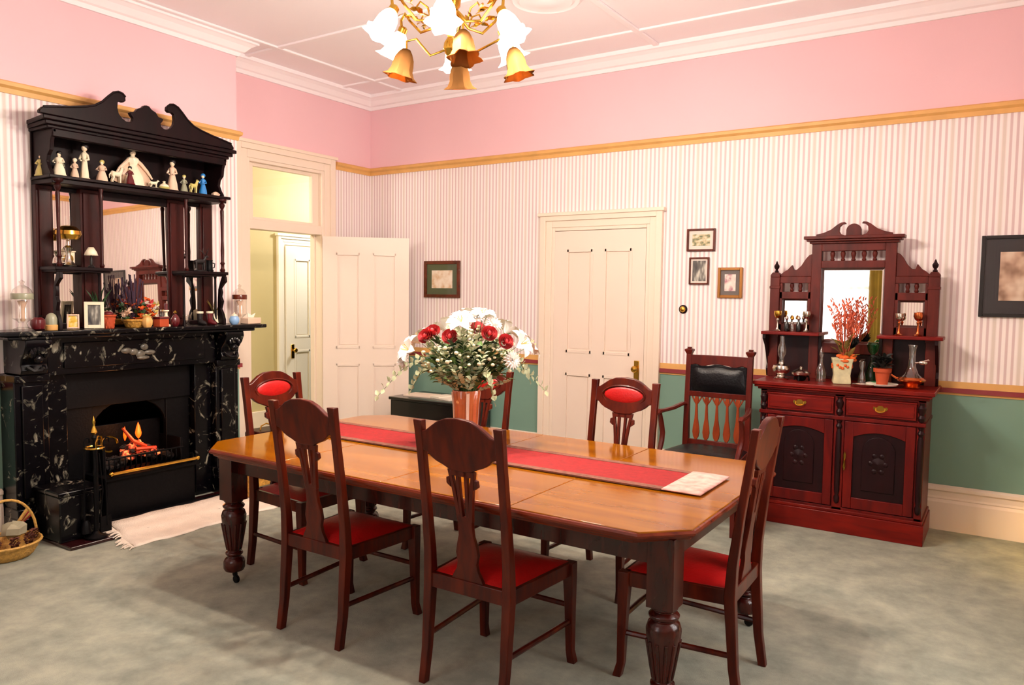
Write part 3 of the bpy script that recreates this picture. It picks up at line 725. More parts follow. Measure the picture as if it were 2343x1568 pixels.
m = MB(); rnd = random.Random(3)
for k in range(46):
    a = rnd.uniform(0, 2*PI); sp = rnd.uniform(.02, .13); h = rnd.uniform(.22, .42)
    p0 = Vector((0, 0, -.04)); p1 = Vector((math.cos(a)*sp*.6, math.sin(a)*sp*.6, h*.6)); p2 = Vector((math.cos(a)*sp, math.sin(a)*sp*.8, h))
    m.tube([p0, p1, p2], [.0015, .0015, .001], 4)
    for q in range(7):
        c = p1.lerp(p2, q/6); m.leaf(c, (math.cos(a+q)*.6, math.sin(a+q)*.6, 1), .035, .006)
m.build('coral_sprays', 'coral', dv, world=False, fix=False)
m = MB()
for k in range(26):
    a = rnd.uniform(0, 2*PI); m.leaf((math.cos(a)*.015, math.sin(a)*.015, rnd.uniform(-.02, .12)), (math.cos(a), math.sin(a), rnd.uniform(.6, 1.8)), rnd.uniform(.07, .12), .016)
m.build('dried_leaves', 'khaki', dv, world=False, fix=False)
m = MB()
for k in range(18):
    a = rnd.uniform(-1.2, 1.0); m.leaf((.03, 0, .08), (math.cos(a), math.sin(a), rnd.uniform(.8, 2)), rnd.uniform(.06, .12), .016)
m.build('dark_leaves', 'dkleaf', dv, world=False, fix=False)
m = MB()
for k in range(14):
    a = rnd.uniform(0, 2*PI); m.sph((math.cos(a)*.055, math.sin(a)*.05-.01, .01+rnd.uniform(-.01, .03)), .02, 1.2, 1, .7, 8, 5)
m.build('orange_blooms', 'orange', dv, world=False)
t_ = thing('cruet_bottle', 'slim clear glass bottle just right of the painted planter', 'bottle', (4.905, -.36, Z1))
MB().lathe([(.024, 0), (.028, .01), (.024, .06), (.012, .10), (.022, .13), (.02, .15), (.024, .16), (.01, .17), (.02, .178)], (0, 0, 0), 14).build('bottle', 'crystal', t_, world=False)
t_ = thing('green_decanter', 'green glass decanter with flared neck behind the terracotta pot', 'decanter', (4.958, -.30, Z1))
MB().lathe([(.03, 0), (.042, .02), (.045, .06), (.03, .12), (.012, .17), (.014, .21), (.03, .23), (.042, .275), (.03, .29)], (0, 0, 0), 18).build('bottle', 'glass_grn', t_, world=False)
t_ = thing('serving_tray', 'oval silver tray leaning flat beside the white saucer', 'tray', (4.93, -.46, Z1))
MB().lathe([(.04, 0), (.06, .004), (.075, .016), (.078, .016), (.062, .002)], (0, 0, 0), 24, Matrix.Diagonal((1, .7, 1, 1))).build('tray', 'silver', t_, world=False)
t_ = thing('potted_plant', 'terracotta pot with dark leafy plant on a white saucer', 'plant', (5.035, -.40, Z1))
MB().lathe([(.04, .004), (.09, .012), (.10, .022), (.098, .024), (.06, .010)], (0, 0, 0), 24).build('saucer', 'paper', t_, world=False)
MB().lathe([(.034, .012), (.046, .10), (.055, .10), (.057, .125), (.046, .125), (.042, .11)], (0, 0, 0), 20).build('pot', 'terra', t_, world=False)
m = MB()
for k in range(60):
    a = rnd.uniform(0, 2*PI); e = rnd.uniform(.0, 1.4); m.leaf((math.cos(a)*.02, math.sin(a)*.02, .12+rnd.uniform(0, .08)), (math.cos(a), math.sin(a), e), rnd.uniform(.04, .07), .015)
m.build('foliage', 'dkleaf', t_, world=False, fix=False)
t_ = thing('wine_ewer', 'tall clear glass claret jug with brass foot, rightmost on the sideboard', 'jug', (5.205, -.36, Z1))
MB().lathe([(.05, 0), (.055, .006), (.04, .014), (.05, .03), (.085, .05), (.088, .06), (.07, .075)], (0, 0, 0), 24).build('foot', 'copper', t_, world=False)
MB().lathe([(.07, .075), (.045, .095), (.026, .14), (.020, .20), (.022, .26), (.03, .285), (.028, .29)], (0, 0, 0), 20).build('glass_body', 'crystal', t_, world=False)
MB().tube([(-.055, 0, .06), (-.09, -.01, .065), (-.12, -.01, .085)], [.012, .008, .006], 8).build('spout', 'copper', t_, world=False)
MB().sph((.065, -.03, .175), .018, 1.5, .8, .8, 10, 6).tube([(.02, -.01, .17), (.05, -.025, .175), (.10, -.04, .195)], .006, 6).build('bird_charm', 'silver', t_, world=False)
Z2 = 1.3455
cand = [(0.026, 0), (.028, .004), (.012, .014), (.007, .03), (.006, .07), (.010, .085), (.006, .095)]
def goblet(loc, lab, mats=('silver', 'brass'), s=1., g='goblets on the sideboard shelves'):
    t_ = thing('goblet', lab, 'goblet', loc, 0, g)
    MB().lathe([(r*s, z_*s) for r, z_ in cand], (0, 0, 0), 14).build('stem', mats[0], t_, world=False)
    MB().lathe([(.006*s, .095*s), (.02*s, .105*s), (.028*s, .125*s), (.026*s, .15*s), (.023*s, .15*s), (.02*s, .115*s), (.0005, .105*s)], (0, 0, 0), 14).build('cup', mats[1], t_, world=False)
goblet((4.292, -.20, Z2), 'brass-topped silver goblet at the left end of the left sideboard shelf')
goblet((4.498, -.21, Z2), 'silver goblet with pale cup at the inner end of the left sideboard shelf', ('silver', 'silver'))
goblet((5.10, -.20, Z2), 'copper-stemmed goblet in front of the right small mirror, left one', ('copper', 'silver'))
goblet((5.215, -.20, Z2), 'copper-stemmed goblet in front of the right small mirror, right one', ('copper', 'copper'), 1.06)
for k, (x, nm) in enumerate(((4.355, 'left'), (4.395, 'middle'), (4.44, 'right'))):
    t_ = thing('cruet', nm + ' bottle of the three small dark cruets on the left sideboard shelf', 'cruet', (x, -.19, Z2), 0, 'small cruets on the left shelf')
    MB().lathe([(.015, 0), (.019, .01), (.019, .05), (.008, .07), (.008, .085)], (0, 0, 0), 12).build('bottle', ('black', 'crystal', 'black')[k], t_, world=False)
    MB().lathe([(.009, .085), (.014, .095), (.010, .11), (.001, .118)], (0, 0, 0), 10).build('stopper', 'silver' if k != 1 else 'brass', t_, world=False)

# ------------------------------------------------------------------ armchair
ac = thing('armchair', 'tall oak armchair with black leather seat and back pad beside the sideboard', 'armchair', (3.985, -.605, 0), PI)
for s in (-1, 1):
    x = s*.225
    MB().loft([(x, -.06, 0, .018, .018), (x, -.02, .2, .02, .02), (x, 0, .46, .022, .022), (x, -.005, .8, .018, .018), (x, -.03, 1.17, .018, .018)]).loft([(x, -.03, 1.17, .018, .018), (x, -.03, 1.195, .03, .028), (x, -.03, 1.205, .03, .028), (x, -.03, 1.212, .012, .012), (x, -.03, 1.222, .016, .016)]).build('rear_leg', 'armw', ac, world=False, bevel=.002)
    MB().loft([(s*.275, .44, 0, .018, .018), (s*.272, .44, .1, .016, .016), (s*.27, .44, .36, .022, .022), (s*.27, .44, .50, .022, .022)]).build('front_leg', 'armw', ac, world=False, bevel=.002)
    m = MB().tube([(s*.225, -.005, .80), (s*.245, .04, .805), (s*.27, .16, .785), (s*.285, .30, .782), (s*.29, .37, .785), (s*.29, .40, .77)], [.017, .02, .02, .019, .023, .014], 8, .75)
    m.tube([(s*.285, .37, .77), (s*.285, .34, .70), (s*.28, .325, .63), (s*.275, .35, .57), (s*.272, .40, .50)], [.016, .02, .02, .02, .018], 8)
    m.build('armrest', 'armw', ac, world=False)
m = MB().box(-.24, .24, -.015, .02, .43, .50).box(-.29, .29, .42, .46, .43, .50)
for s in (-1, 1): m.prism([(s*.20, 0), (s*.245, 0), (s*.295, .44), (s*.25, .44)], 'XY', .43, .50)
m.tube([(-.225, -.02, .22), (.225, -.02, .22)], .012, 8).tube([(-.27, .44, .22), (.27, .44, .22)], .012, 8)
m.build('seat_frame', 'armw', ac, world=False, bevel=.003)
vs = [((.235+.05*j/8)*(2*i/8-1), .46*j/8-.005, .50+.035*(1-(2*i/8-1)**4)*(1-(2*j/8-1)**4)) for i in range(9) for j in range(9)]
MB().add(vs, [(i*9+j, (i+1)*9+j, (i+1)*9+j+1, i*9+j+1) for i in range(8) for j in range(8)]).build('seat', 'blk_leather', ac, world=False, fix=False)
ty = lambda z_: -.005-.025*(z_-.8)/.37
top = [(.21, 1.165), (0, 1.168), (-.21, 1.165)]
botw = [(-.21, 1.09), (-.17, 1.10), (-.12, 1.085), (-.06, 1.098), (0, 1.105), (.06, 1.098), (.12, 1.085), (.17, 1.10), (.21, 1.09)]
MB().prism(top+botw, 'XZ', lambda u, v: ty(v)-.012, lambda u, v: ty(v)+.014).build('crest_rail', 'armw', ac, world=False, bevel=.003)
vs = []
for i in range(15):
    for j in range(7):
        u = 2*i/14-1; v = 2*j/6-1; zt = 1.096+.008*math.cos(u*PI*2); z_ = .90+(zt-.90)*(j/6)
        vs.append((u*.205, ty(z_)+.006+.03*(1-u**6)*(1-v**4), z_))
MB().add(vs, [(i*7+j, (i+1)*7+j, (i+1)*7+j+1, i*7+j+1) for i in range(14) for j in range(6)]).box(-.205, .205, -.028, -.004, .90, 1.09).build('back_pad', 'blk_leather', ac, world=False, fix=False)
MB().box(-.21, .21, -.022, .004, .862, .90).build('back_rail', 'armw', ac, world=False, bevel=.003)
MB().box(-.21, .21, -.015, .01, .50, .545).build('back_rail', 'armw', ac, world=False, bevel=.003)
for k in range(5):
    x = (k-2)*.076
    h = [(.012, .862), (.016, .84), (.007, .81), (.009, .76), (.012, .70), (.022, .64), (.026, .60), (.02, .565), (.008, .545)]
    m = MB().prism([(x+a, z_) for a, z_ in h]+[(x-a, z_) for a, z_ in reversed(h)], 'XZ', -.012, .003)
    for s in (-1, 1): m.tube([(x, -.004, .80), (x+s*.02, -.006, .83), (x+s*.036, -.008, .862)], .006, 6)
    m.build('splat', 'arm_sp', ac, world=False, bevel=.002)

# ------------------------------------------------------------------ pictures
def picture(name_lab, x0, x1, z0, z1, fw, mw, fm, mm, art, cat='picture'):
    t_ = thing('framed_picture', name_lab, cat, ((x0+x1)/2, -.002, (z0+z1)/2), 0, 'pictures on the back wall')
    m = MB()
    for a in ((x0, x0+fw, z0, z1), (x1-fw, x1, z0, z1), (x0+fw, x1-fw, z0, z0+fw), (x0+fw, x1-fw, z1-fw, z1)): m.box(a[0], a[1], -.024, -.002, a[2], a[3])
    m.build('frame', fm, t_, bevel=.003)
    MB().box(x0+fw, x1-fw, -.010, -.004, z0+fw, z1-fw).build('mount', mm, t_, smooth=False)
    MB().box(x0+fw+mw, x1-fw-mw, -.0115, -.010, z0+fw+mw, z1-fw-mw).build('print', art, t_, smooth=False)
    MB().box(x0+fw, x1-fw, -.0155, -.0145, z0+fw, z1-fw).build('glass', 'glass_pane', t_, smooth=False)
def art(name, cols, scale, st=(1, 1, 1)):
    m, t, b = nt(name); tc = t.nodes.new('ShaderNodeTexCoord'); mp = t.nodes.new('ShaderNodeMapping'); mp.inputs['Scale'].default_value = st
    n = t.nodes.new('ShaderNodeTexNoise'); n.inputs['Scale'].default_value = scale; n.inputs['Detail'].default_value = 2
    r = t.nodes.new('ShaderNodeValToRGB'); e = r.color_ramp.elements
    e[0].position = .35; e[0].color = lin(cols[0]); e[1].position = .65; e[1].color = lin(cols[-1])
    if len(cols) > 2: q = e.new(.5); q.color = lin(cols[1])
    t.links.new(tc.outputs['Object'], mp.inputs[0]); t.links.new(mp.outputs[0], n.inputs['Vector']); t.links.new(n.outputs['Fac'], r.inputs[0]); t.links.new(r.outputs[0], b.inputs['Base Color'])
    setp(b, Roughness=.6); return m
M['frame_m'] = wood('picture_frame_wood', '#4a1c10', '#6b2c18', (9, 9, 9))
M['frame_g'] = plain('gilt_frame', '#9a6426', .35, metal=.4)
M['mat_grn'] = plain('green_mount', '#47523a', .8); M['mat_gry'] = plain('grey_mount', '#6b625c', .8); M['mat_wht'] = plain('white_mount', '#f1e0d3', .8); M['mat_blk'] = plain('black_mount', '#0b0b10', .5)
M['art1'] = art('sketch_print_reflection', ('#d8b48c', '#ecd9c4', '#f3e6d6'), 14); M['art2'] = art('landscape_photo', ('#5b6a4a', '#c9b98a', '#efe2c8'), 24, (1, 1, 2)); M['art3'] = art('portrait_photo', ('#2a2a2c', '#6d6a62', '#d9d3c2'), 14, (2, 1, .6)); M['art4'] = art('floral_print', ('#b06a78', '#e3cfc4', '#efe6da'), 20); M['art5'] = art('sepia_photo', ('#8d6a52', '#c7a68c', '#e2cdb6'), 9)  # the sketch is pale because a white window reflection is put into its colours
picture('mahogany framed sketch in wide green mount between the open door and closed door', .757, 1.205, 1.548, 1.912, .032, .062, 'frame_m', 'mat_grn', 'art1')
picture('small dark framed landscape photo, topmost of the three beside the closed door', 3.508, 3.742, 1.957, 2.137, .016, .028, 'frame_m', 'mat_wht', 'art2')
picture('small dark framed portrait photo hanging right under the landscape photo', 3.533, 3.698, 1.690, 1.908, .013, .014, 'frame_m', 'mat_wht', 'art3')
picture('small gilt framed picture with grey mount above the armchair', 3.772, 3.968, 1.585, 1.825, .022, .032, 'frame_g', 'mat_gry', 'art4')
picture('large black framed sepia photograph at the right of the sideboard', 5.553, 6.09, 1.483, 2.022, .024, .085, 'black', 'mat_blk', 'art5')
t_ = thing('bell_push', 'round brass bell push on dark wooden rose beside the closed door', 'bell push', (3.487, -.001, 1.487))
MB().lathe([(.036, 0), (.036, .006), (.028, .014), (.018, .016)], (0, 0, 0), 22, Matrix.Rotation(PI/2, 4, 'X')).build('rose', 'board_dk', t_, world=False)
MB().lathe([(.022, .012), (.024, .018), (.018, .028), (.0005, .032)], (0, 0, 0), 18, Matrix.Rotation(PI/2, 4, 'X')).build('button', 'brass', t_, world=False)

# black chest behind the table
t_ = thing('blanket_chest', 'low black chest against the green wall behind the flower vase', 'chest', (1.2, -.36, 0))
MB().box(.80, 1.62, -.56, -.06, .04, .57).box(.82, 1.60, -.54, -.08, 0, .04).build('body', 'black', t_, bevel=.005)
MB().box(.785, 1.635, -.575, -.05, .572, .60).build('lid', 'black', t_, bevel=.006)
for k, (x, y, a, w_, d_, cl, lb) in enumerate(((1.0, -.33, .1, .30, .21, 'ivory', 'cream magazine on the black chest, left of the two'), (1.32, -.34, -.25, .29, .20, 'paper', 'open white booklet on the black chest, right of the two'))):
    T = Matrix.Translation((x, y, .6005)) @ Matrix.Rotation(a, 4, 'Z')
    m = MB().box(-w_/2, w_/2, -d_/2, d_/2, 0, .012, T)
    if k: m.box(-w_/2, -.01, -d_/2, d_/2, .012, .018, T)
    tag(m.build('magazine', cl), lb, 'magazine', 'reading matter on the black chest')

# ------------------------------------------------------------------ fireplace
YM = -2.925
fp = thing('fireplace', 'black marble fireplace with carved jambs and open cast iron grate', 'fireplace', (.55, YM, 0))
for s in (-1, 1):
    def yy(a, b): return (YM+s*a, YM+s*b) if s > 0 else (YM-b, YM-a)
    m = MB(); a, b_ = yy(.62, .825)
    m.box(XB, .56, a, b_, .0, 1.05); m.box(XB, .585, a-.005, b_+.005, 0, .20); m.box(XB, .60, a-.01, b_+.01, 0, .14)
    a2, b2 = yy(.66, .785); m.box(.56, .578, a2, b2, .26, .98); 
    m.box(XB, .585, a-.004, b_+.004, 1.0, 1.05)
    jb = m.build('jamb', 'marble', fp, bevel=.006)
    m = MB(); a, b_ = yy(.475, .615); m.box(XB-.0, .50, a, b_, 0, 1.04); m.build('inner_slip', 'marble', fp, bevel=.005)
    # carved scroll corbel with leaf
    m = MB(); a, b_ = yy(.64, .80)
    P = [(XB, 1.05), (.60, 1.05), (.615, 1.08), (.60, 1.11), (.61, 1.15), (.65, 1.19), (.675, 1.24), (.67, 1.275), (XB, 1.275)]
    m.prism([(u, v) for u, v in P], 'XZ', a, b_)
    cb = m.build('corbel', 'marble', fp, bevel=.006)
    m = MB(); cy = (a+b_)/2
    for k in range(5):
        an = math.radians(-60+30*k); m.sph((.655, cy+.045*math.sin(an), 1.165+.045*math.cos(an)), .03, .6, .5, 1.1, 8, 6)
    m.sph((.66, cy, 1.15), .028, .8, 1, 1, 8, 6).tube([(.62, cy-.05, 1.10), (.64, cy-.02, 1.075), (.645, cy+.02, 1.075), (.62, cy+.05, 1.10)], .014, 6)
    m.build('carved_leaf', 'marble', cb)
M['marble_l'] = plain('pale_marble_carving', '#5f594e', .3, var=.5, scale=30)
MB().box(XB, .555, YM-.62, YM+.62, 1.03, 1.275).box(.555, .568, YM-.52, YM+.52, 1.07, 1.24).build('frieze', 'marble', fp, bevel=.005)
m = MB()
for k, (dy, dz, sx, sy) in enumerate(((-.10, .01, 1.4, .7), (-.05, 0, 1.2, .8), (0, -.02, 1.2, 1), (.03, .03, 1, .8), (.07, -.01, 1.5, .6), (.02, -.045, 1.6, .5))):
    m.sph((.572, YM+.0+dy, 1.155+dz), .03, .45, sx, sy, 8, 6)
m.build('carved_spray', 'marble_l', fp)
def wavy_shelf(m, x0, x1, y0, y1, z0, z1): m.box(x0, x1, y0, y1, z0, z1)
MB().box(XB, .70, YM-1.0, YM+1.0, 1.298, 1.328).box(XB, .68, YM-.90, YM+.90, 1.275, 1.298).build('mantel_shelf', 'marble', fp, bevel=.007)
# cast iron insert and fire basket
m = MB()
m.box(.03, .05, FO[0], FO[1], 0, 1.03).box(.05, XB+.04, FO[0], FO[0]+.015, 0, 1.03).box(.05, XB+.04, FO[1]-.015, FO[1], 0, 1.03).box(.05, XB+.04, FO[0], FO[1], 1.015, 1.03).box(.03, XB+.04, FO[0], FO[1], .0, .03)
m.build('firebox', 'soot', fp)
m = MB()
for y0, y1, y2 in ((FO[0]+.01, FO[0]+.20, FO[0]+.10), (FO[1]-.20, FO[1]-.01, FO[1]-.10)): m.box(XB+.02, XB+.06, y0, y1, .03, .85)
m.box(XB+.02, XB+.08, FO[0]+.01, FO[1]-.01, .78, 1.02)
P = [(FO[0]+.20, .60)]+[(YM+.275*math.cos(math.radians(a)), .60+.20*math.sin(math.radians(a))) for a in range(180, -1, -15)]+[(FO[1]-.20, .60), (FO[1]-.20, .85), (FO[0]+.20, .85)]
m.prism(P, 'YZ', XB+.02, XB+.05)
m.build('iron_surround', 'iron', fp, bevel=.004)
g = thing('fire_grate', 'black iron fire grate with brass front bar holding the burning coals', 'grate', (.52, YM, .01))
m = MB()
m.box(.48, .70, YM-.33, YM+.33, .01, .30).box(.46, .72, YM-.35, YM+.35, .30, .325).box(.44, .74, YM-.36, YM+.36, .01, .03)
for k in range(15): m.tube([(.60, YM-.27+k*.0386, .325), (.625, YM-.27+k*.0386, .37), (.62, YM-.27+k*.0386, .43)], .006, 6)
m.tube([(.62, YM-.29, .43), (.62, YM+.29, .43)], .008, 8)
m.box(.30, .33, YM-.29, YM+.29, .325, .62).box(.33, .60, YM-.30, YM-.28, .325, .50).box(.33, .60, YM+.28, YM+.30, .325, .50)
m.build('basket', 'iron', g, bevel=.003)
MB().tube([(.745, YM-.32, .355), (.745, YM+.32, .355)], .011, 10).sph((.745, YM-.325, .355), .017).sph((.745, YM+.325, .355), .017).build('front_bar', 'brass', g)
m = MB()
for s in (-1, 1): m.tube([(.70, YM+s*.30, .325), (.745, YM+s*.30, .355)], .007, 6)
m.build('bar_bracket', 'iron', g)
rf = random.Random(11)
M['coal'] = plain('coal', '#1a1210', .8, var=.5, scale=30)
m_, t, b = nt('glowing_coal')
tc = t.nodes.new('ShaderNodeTexCoord'); n = t.nodes.new('ShaderNodeTexNoise'); n.inputs['Scale'].default_value = 22; t.links.new(tc.outputs['Object'], n.inputs['Vector'])
r = t.nodes.new('ShaderNodeValToRGB'); e = r.color_ramp.elements; e[0].position = .42; e[0].color = (.02, .004, .002, 1); e[1].position = .66; e[1].color = (1, .34, .10, 1); q = e.new(.53); q.color = (.55, .05, .02, 1)
t.links.new(n.outputs['Fac'], r.inputs[0]); t.links.new(r.outputs[0], b.inputs['Emission Color']); t.links.new(r.outputs[0], b.inputs['Base Color']); setp(b, **{'Emission Strength': .8, 'Roughness': .8})
M['ember'] = m_
def rock(m, c, r, seed):
    q = random.Random(seed); i0 = len(m.v); m.sph(c, r, 1, q.uniform(.8, 1.2), q.uniform(.6, .9), 7, 5)
    for k in range(i0, len(m.v)):
        v = Vector(m.v[k]); m.v[k] = tuple(v+Vector((q.uniform(-1, 1), q.uniform(-1, 1), q.uniform(-1, 1)))*r*.18)
mc = MB(); me_ = MB()
for k in range(64):
    x = rf.uniform(.36, .58); y = YM+rf.uniform(-.25, .25); h = .36+.13*max(0, 1-abs(y-YM-.02)/.24)*rf.uniform(.3, 1)
    rock(me_ if (abs(y-YM-.02) < .13 and rf.random() < .75) else mc, (x, y, h), rf.uniform(.022, .038), k)
fr_ = thing('fire', 'glowing coal fire burning in the grate with a small orange flame', 'fire', (.50, YM, .33))
tag(mc.build('coals', 'coal', fr_, smooth=False), kind='stuff'); tag(me_.build('embers', 'ember', fr_, smooth=False), kind='stuff')
M['flame'] = emis('flame', '#ff5a10', 1.6)
M['log'] = emis('burning_wood', '#a03010', .12)
m = MB()
for (dy, h, r_) in ((.015, .12, .022), (-.085, .10, .012)):
    MB().lathe([(.003, 0), (r_*.8, .02), (r_, .04), (r_*.6, h*.7), (.0005, h)], (.50, YM+dy, .52), 8).build('flame', 'flame', fr_)
m = MB().tube([(.55, YM-.13, .62), (.56, YM-.06, .52), (.57, YM+.03, .47)], [.010, .015, .013], 7).tube([(.57, YM-.05, .46), (.58, YM+.10, .45)], [.015, .013], 7)
m.build('burning_log', 'log', fr_)
bulb('fire_light', (.66, YM, .60), 3, (1.0, .35, .1), .05)
# hearth
M['hearth'] = plain('hearth_tiles', '#2a0c0e', .18, var=.2, scale=5, coat=.2)
h_ = thing('hearth', 'dark glazed tile hearth slab in front of the fireplace', 'hearth', (.72, YM, 0))
MB().box(.60, 1.02, -3.66, -2.06, .001, .022).build('slab', 'hearth', h_, bevel=.004)
MB().box(.745, .80, -3.38, -2.16, .022, .05).build('kerb', 'black', h_, bevel=.006)
MB().box(.60, .90, -3.66, -3.40, .022, .31).box(.59, .91, -3.67, -3.39, .31, .34).build('end_block', 'marble', h_, bevel=.008)
# rug
M['rug'] = plain('cream_rug', '#ecdccb', .95, var=.06, scale=12, bump=.5, bscale=120)
q4 = [Vector((.80, -3.30, 0)), Vector((1.27, -3.41, 0)), Vector((1.27, -2.32, 0)), Vector((.82, -2.02, 0))]
vs = []; nx, ny = 10, 24
def rugz(x): return .051+.004 if x < .815 else (.026 if x < 1.01 else .004)
def rz_(x):
    if x < .80: return .053
    if x < .86: return .053-(x-.80)/.06*.027
    if x < 1.02: return .026
    if x < 1.07: return .026-(x-1.02)/.05*.022
    return .004
for i in range(nx+1):
    for j in range(ny+1):
        u = i/nx; v = j/ny
        p = (q4[0]*(1-u)+q4[1]*u)*(1-v)+(q4[3]*(1-u)+q4[2]*u)*v
        vs.append((p.x+.012*math.sin(v*17+u*3), p.y+.01*math.sin(u*9), rz_(p.x)+.004*abs(math.sin(v*21+u*5))))
rg = thing('hearth_rug', 'cream fringed rug lying across the hearth front', 'rug', (1.05, -2.8, 0))
MB().add(vs, [(i*(ny+1)+j, (i+1)*(ny+1)+j, (i+1)*(ny+1)+j+1, i*(ny+1)+j+1) for i in range(nx) for j in range(ny)]).build('pile', 'rug', rg, fix=False, solid=.006)
m = MB()
for k in range(26):
    u = k/25; p = q4[0]*(1-u)+q4[1]*u; d = Vector((rf.uniform(-.03, .05), -rf.uniform(.04, .08), 0))
    m.tube([(p.x, p.y, rz_(p.x)+.003), (p.x+d.x*.5, p.y+d.y*.5, rz_(p.x)+.008), (p.x+d.x, p.y+d.y, rz_(p.x)+.002)], [.006, .005, .002], 5)
    p = q4[3]*(1-u)+q4[2]*u; d = Vector((rf.uniform(-.03, .05), rf.uniform(.03, .06), 0))
    m.tube([(p.x, p.y, rz_(p.x)+.003), (p.x+d.x, p.y+d.y, rz_(p.x)+.002)], [.006, .002], 5)
tag(m.build('fringe', 'rug', rg), kind='stuff')
# fire tools
ft = thing('fire_tools', 'black and brass fireside tool stand with hanging tools on the hearth', 'fire tools', (.955, -3.47, .022))
MB().lathe([(.06, 0), (.065, .012), (.03, .03), (.012, .045), (.010, .40), (.014, .42), (.009, .44), (.009, .62), (.016, .64), (.008, .66)], (.955, -3.47, .022), 14).build('stand', 'iron', ft)
MB().lathe([(.008, .66), (.02, .675), (.012, .70), (.006, .72), (.010, .74), (.004, .765), (.0005, .78)], (.955, -3.47, .022), 12).build('finial', 'brass', ft)
MB().tube([(.955+.055*math.cos(a), -3.47+.075*math.cos(a)*.0+.055*math.sin(a), .60) for a in [2*PI*i/20 for i in range(21)]], .006, 6).build('hanging_ring', 'brass', ft)
for k, (a, nm) in enumerate(((-.3, 'poker'), (.9, 'shovel'), (2.4, 'tongs'), (4.2, 'hearth_brush'))):
    x, y = .955+.055*math.cos(a), -3.47+.055*math.sin(a)
    m = MB().tube([(x, y, .60), (x+.01*math.cos(a), y+.01*math.sin(a), .10)], [.006, .005], 6)
    if nm == 'shovel': m.box(x-.002, x+.006, y-.035, y+.035, .06, .16)
    if nm == 'tongs': m.tube([(x, y+.012, .55), (x+.004, y+.03, .30), (x, y+.008, .10)], .005, 6)
    if nm == 'hearth_brush': m.lathe([(.012, .14), (.024, .12), (.03, .06), (.001, .058)], (x, y, 0), 10)
    tl = m.build(nm, 'iron', ft)
    MB().tube([(x, y, .60), (x, y, .64), (x+.0, y+.012, .66), (x, y+.03, .655), (x, y+.032, .63)], .006, 6).build('tool_handle', 'brass' if k % 2 == 0 else 'iron', tl)
hr = MB().tube([(.93, -3.36+.052*math.cos(a), .60+.048*math.sin(a)) for a in [2*PI*i/20 for i in range(17)]], .007, 6)
hr.build('ring_handle', 'brass', ft)

# wicker basket on the rug, coal box, left basket
M['wick'] = plain('wicker', '#c8923c', .6, var=.35, scale=60, bump=.6, bscale=120)
M['wick2'] = plain('pale_wicker', '#c99a4c', .6, var=.3, scale=40, bump=.6, bscale=100)
def basket(par, r0, r1, h, rows, n, mat, nm='basket'):
    m = MB(); vs = []; fs = []; K = n*2
    for j in range(rows*3+1):
        z_ = h*j/(rows*3); r_ = r0+(r1-r0)*(z_/h)**.7
        for i in range(K):
            a = 2*PI*i/K; w = .004*math.cos(PI*i+PI*(j//3))*math.sin(PI*(j % 3)/3+.5)
            vs.append(((r_+w)*math.cos(a), (r_+w)*math.sin(a), z_))
    for j in range(rows*3):
        for i in range(K): a = j*K+i; b = j*K+(i+1) % K; fs.append((a, b, b+K, a+K))
    fs.append(tuple(reversed(range(K))))
    m.add(vs, fs)
    m.tube([(r1*math.cos(a), r1*math.sin(a), h) for a in [2*PI*i/28 for i in range(29)]], .008, 6)
    return m.build(nm, mat, par, world=False, fix=False, solid=.004)
t_ = thing('wicker_basket', 'honey-coloured wicker basket standing on the far end of the hearth rug', 'basket', (.98, -2.24, .034))
basket(t_, .085, .115, .20, 6, 16, 'wick')
t_ = thing('log_basket', 'shallow cane basket with gathered fabric and cones at the far left', 'basket', (.80, -3.93, .002))
basket(t_, .13, .19, .09, 3, 20, 'wick2')
MB().tube([(.0+.02*math.sin(a), .18*math.cos(a), .09+.25*math.sin(a)) for a in [PI*i/16 for i in range(17)]], .008, 7).build('basket_handle', 'wick2', t_, world=False)
M['rag'] = plain('red_cloth', '#8c2420', .8, var=.3, scale=12); M['rag2'] = plain('grey_cloth', '#a39b80', .85, var=.2, scale=12)
for k, (x, y, z_, r_, mt, lb) in enumerate(((.80, -3.88, .15, .075, 'rag2', 'rounded grey cloth bundle in the cane basket'), (.84, -4.03, .155, .06, 'rag', 'red cloth bundle in the cane basket'))):
    m = MB(); rock(m, (x, y, z_), r_, 90+k)
    tag(m.build('cloth_bundle', mt), lb, 'cloth', 'bundles in the cane basket')
M['cone'] = plain('pine_cone', '#5a2a1a', .7, var=.4, scale=60)
for k in range(5):
    a = -1.3+k*.62; x, y = .80+.15*math.cos(a), -3.93+.15*math.sin(a)
    m = MB()
    for j in range(6):
        for i in range(7):
            b2 = 2*PI*(i+.5*(j % 2))/7; rr = .026*math.sin(PI*(j+1)/7.5)
            m.leaf((x+rr*.5*math.cos(b2), y+rr*.5*math.sin(b2), .085+.010*j), (math.cos(b2), math.sin(b2), .6), .022, .009)
    tag(m.build('pine_cone', 'cone', fix=False), 'brown pine cone on the rim of the cane basket', 'pine cone', 'pine cones in the cane basket')
t_ = thing('kindling', 'pale split sticks leaning out of the cane basket', 'kindling', (.66, -3.85, .10))
for k in range(4):
    T = Vector((.66+.012*k, -3.86, .09)); 
    MB().tube([T, T+Vector((.0+.01*k, .14-.015*k, .09+.02*k))], .010, 6).build('stick', 'wick2' if k % 2 else 'rag', t_)
t_ = thing('coal_box', 'dark wooden coal box with brass handle at the right of the fireplace', 'coal box', (.62, -1.83, 0))
P = [(-.13, 0), (.13, 0), (.13, .34), (.06, .445), (-.10, .455), (-.13, .43)]
m = MB().prism([(.62+u, v) for u, v in P], 'XZ', -1.99, -1.73); m.build('box', 'mantel_red', t_, bevel=.01)
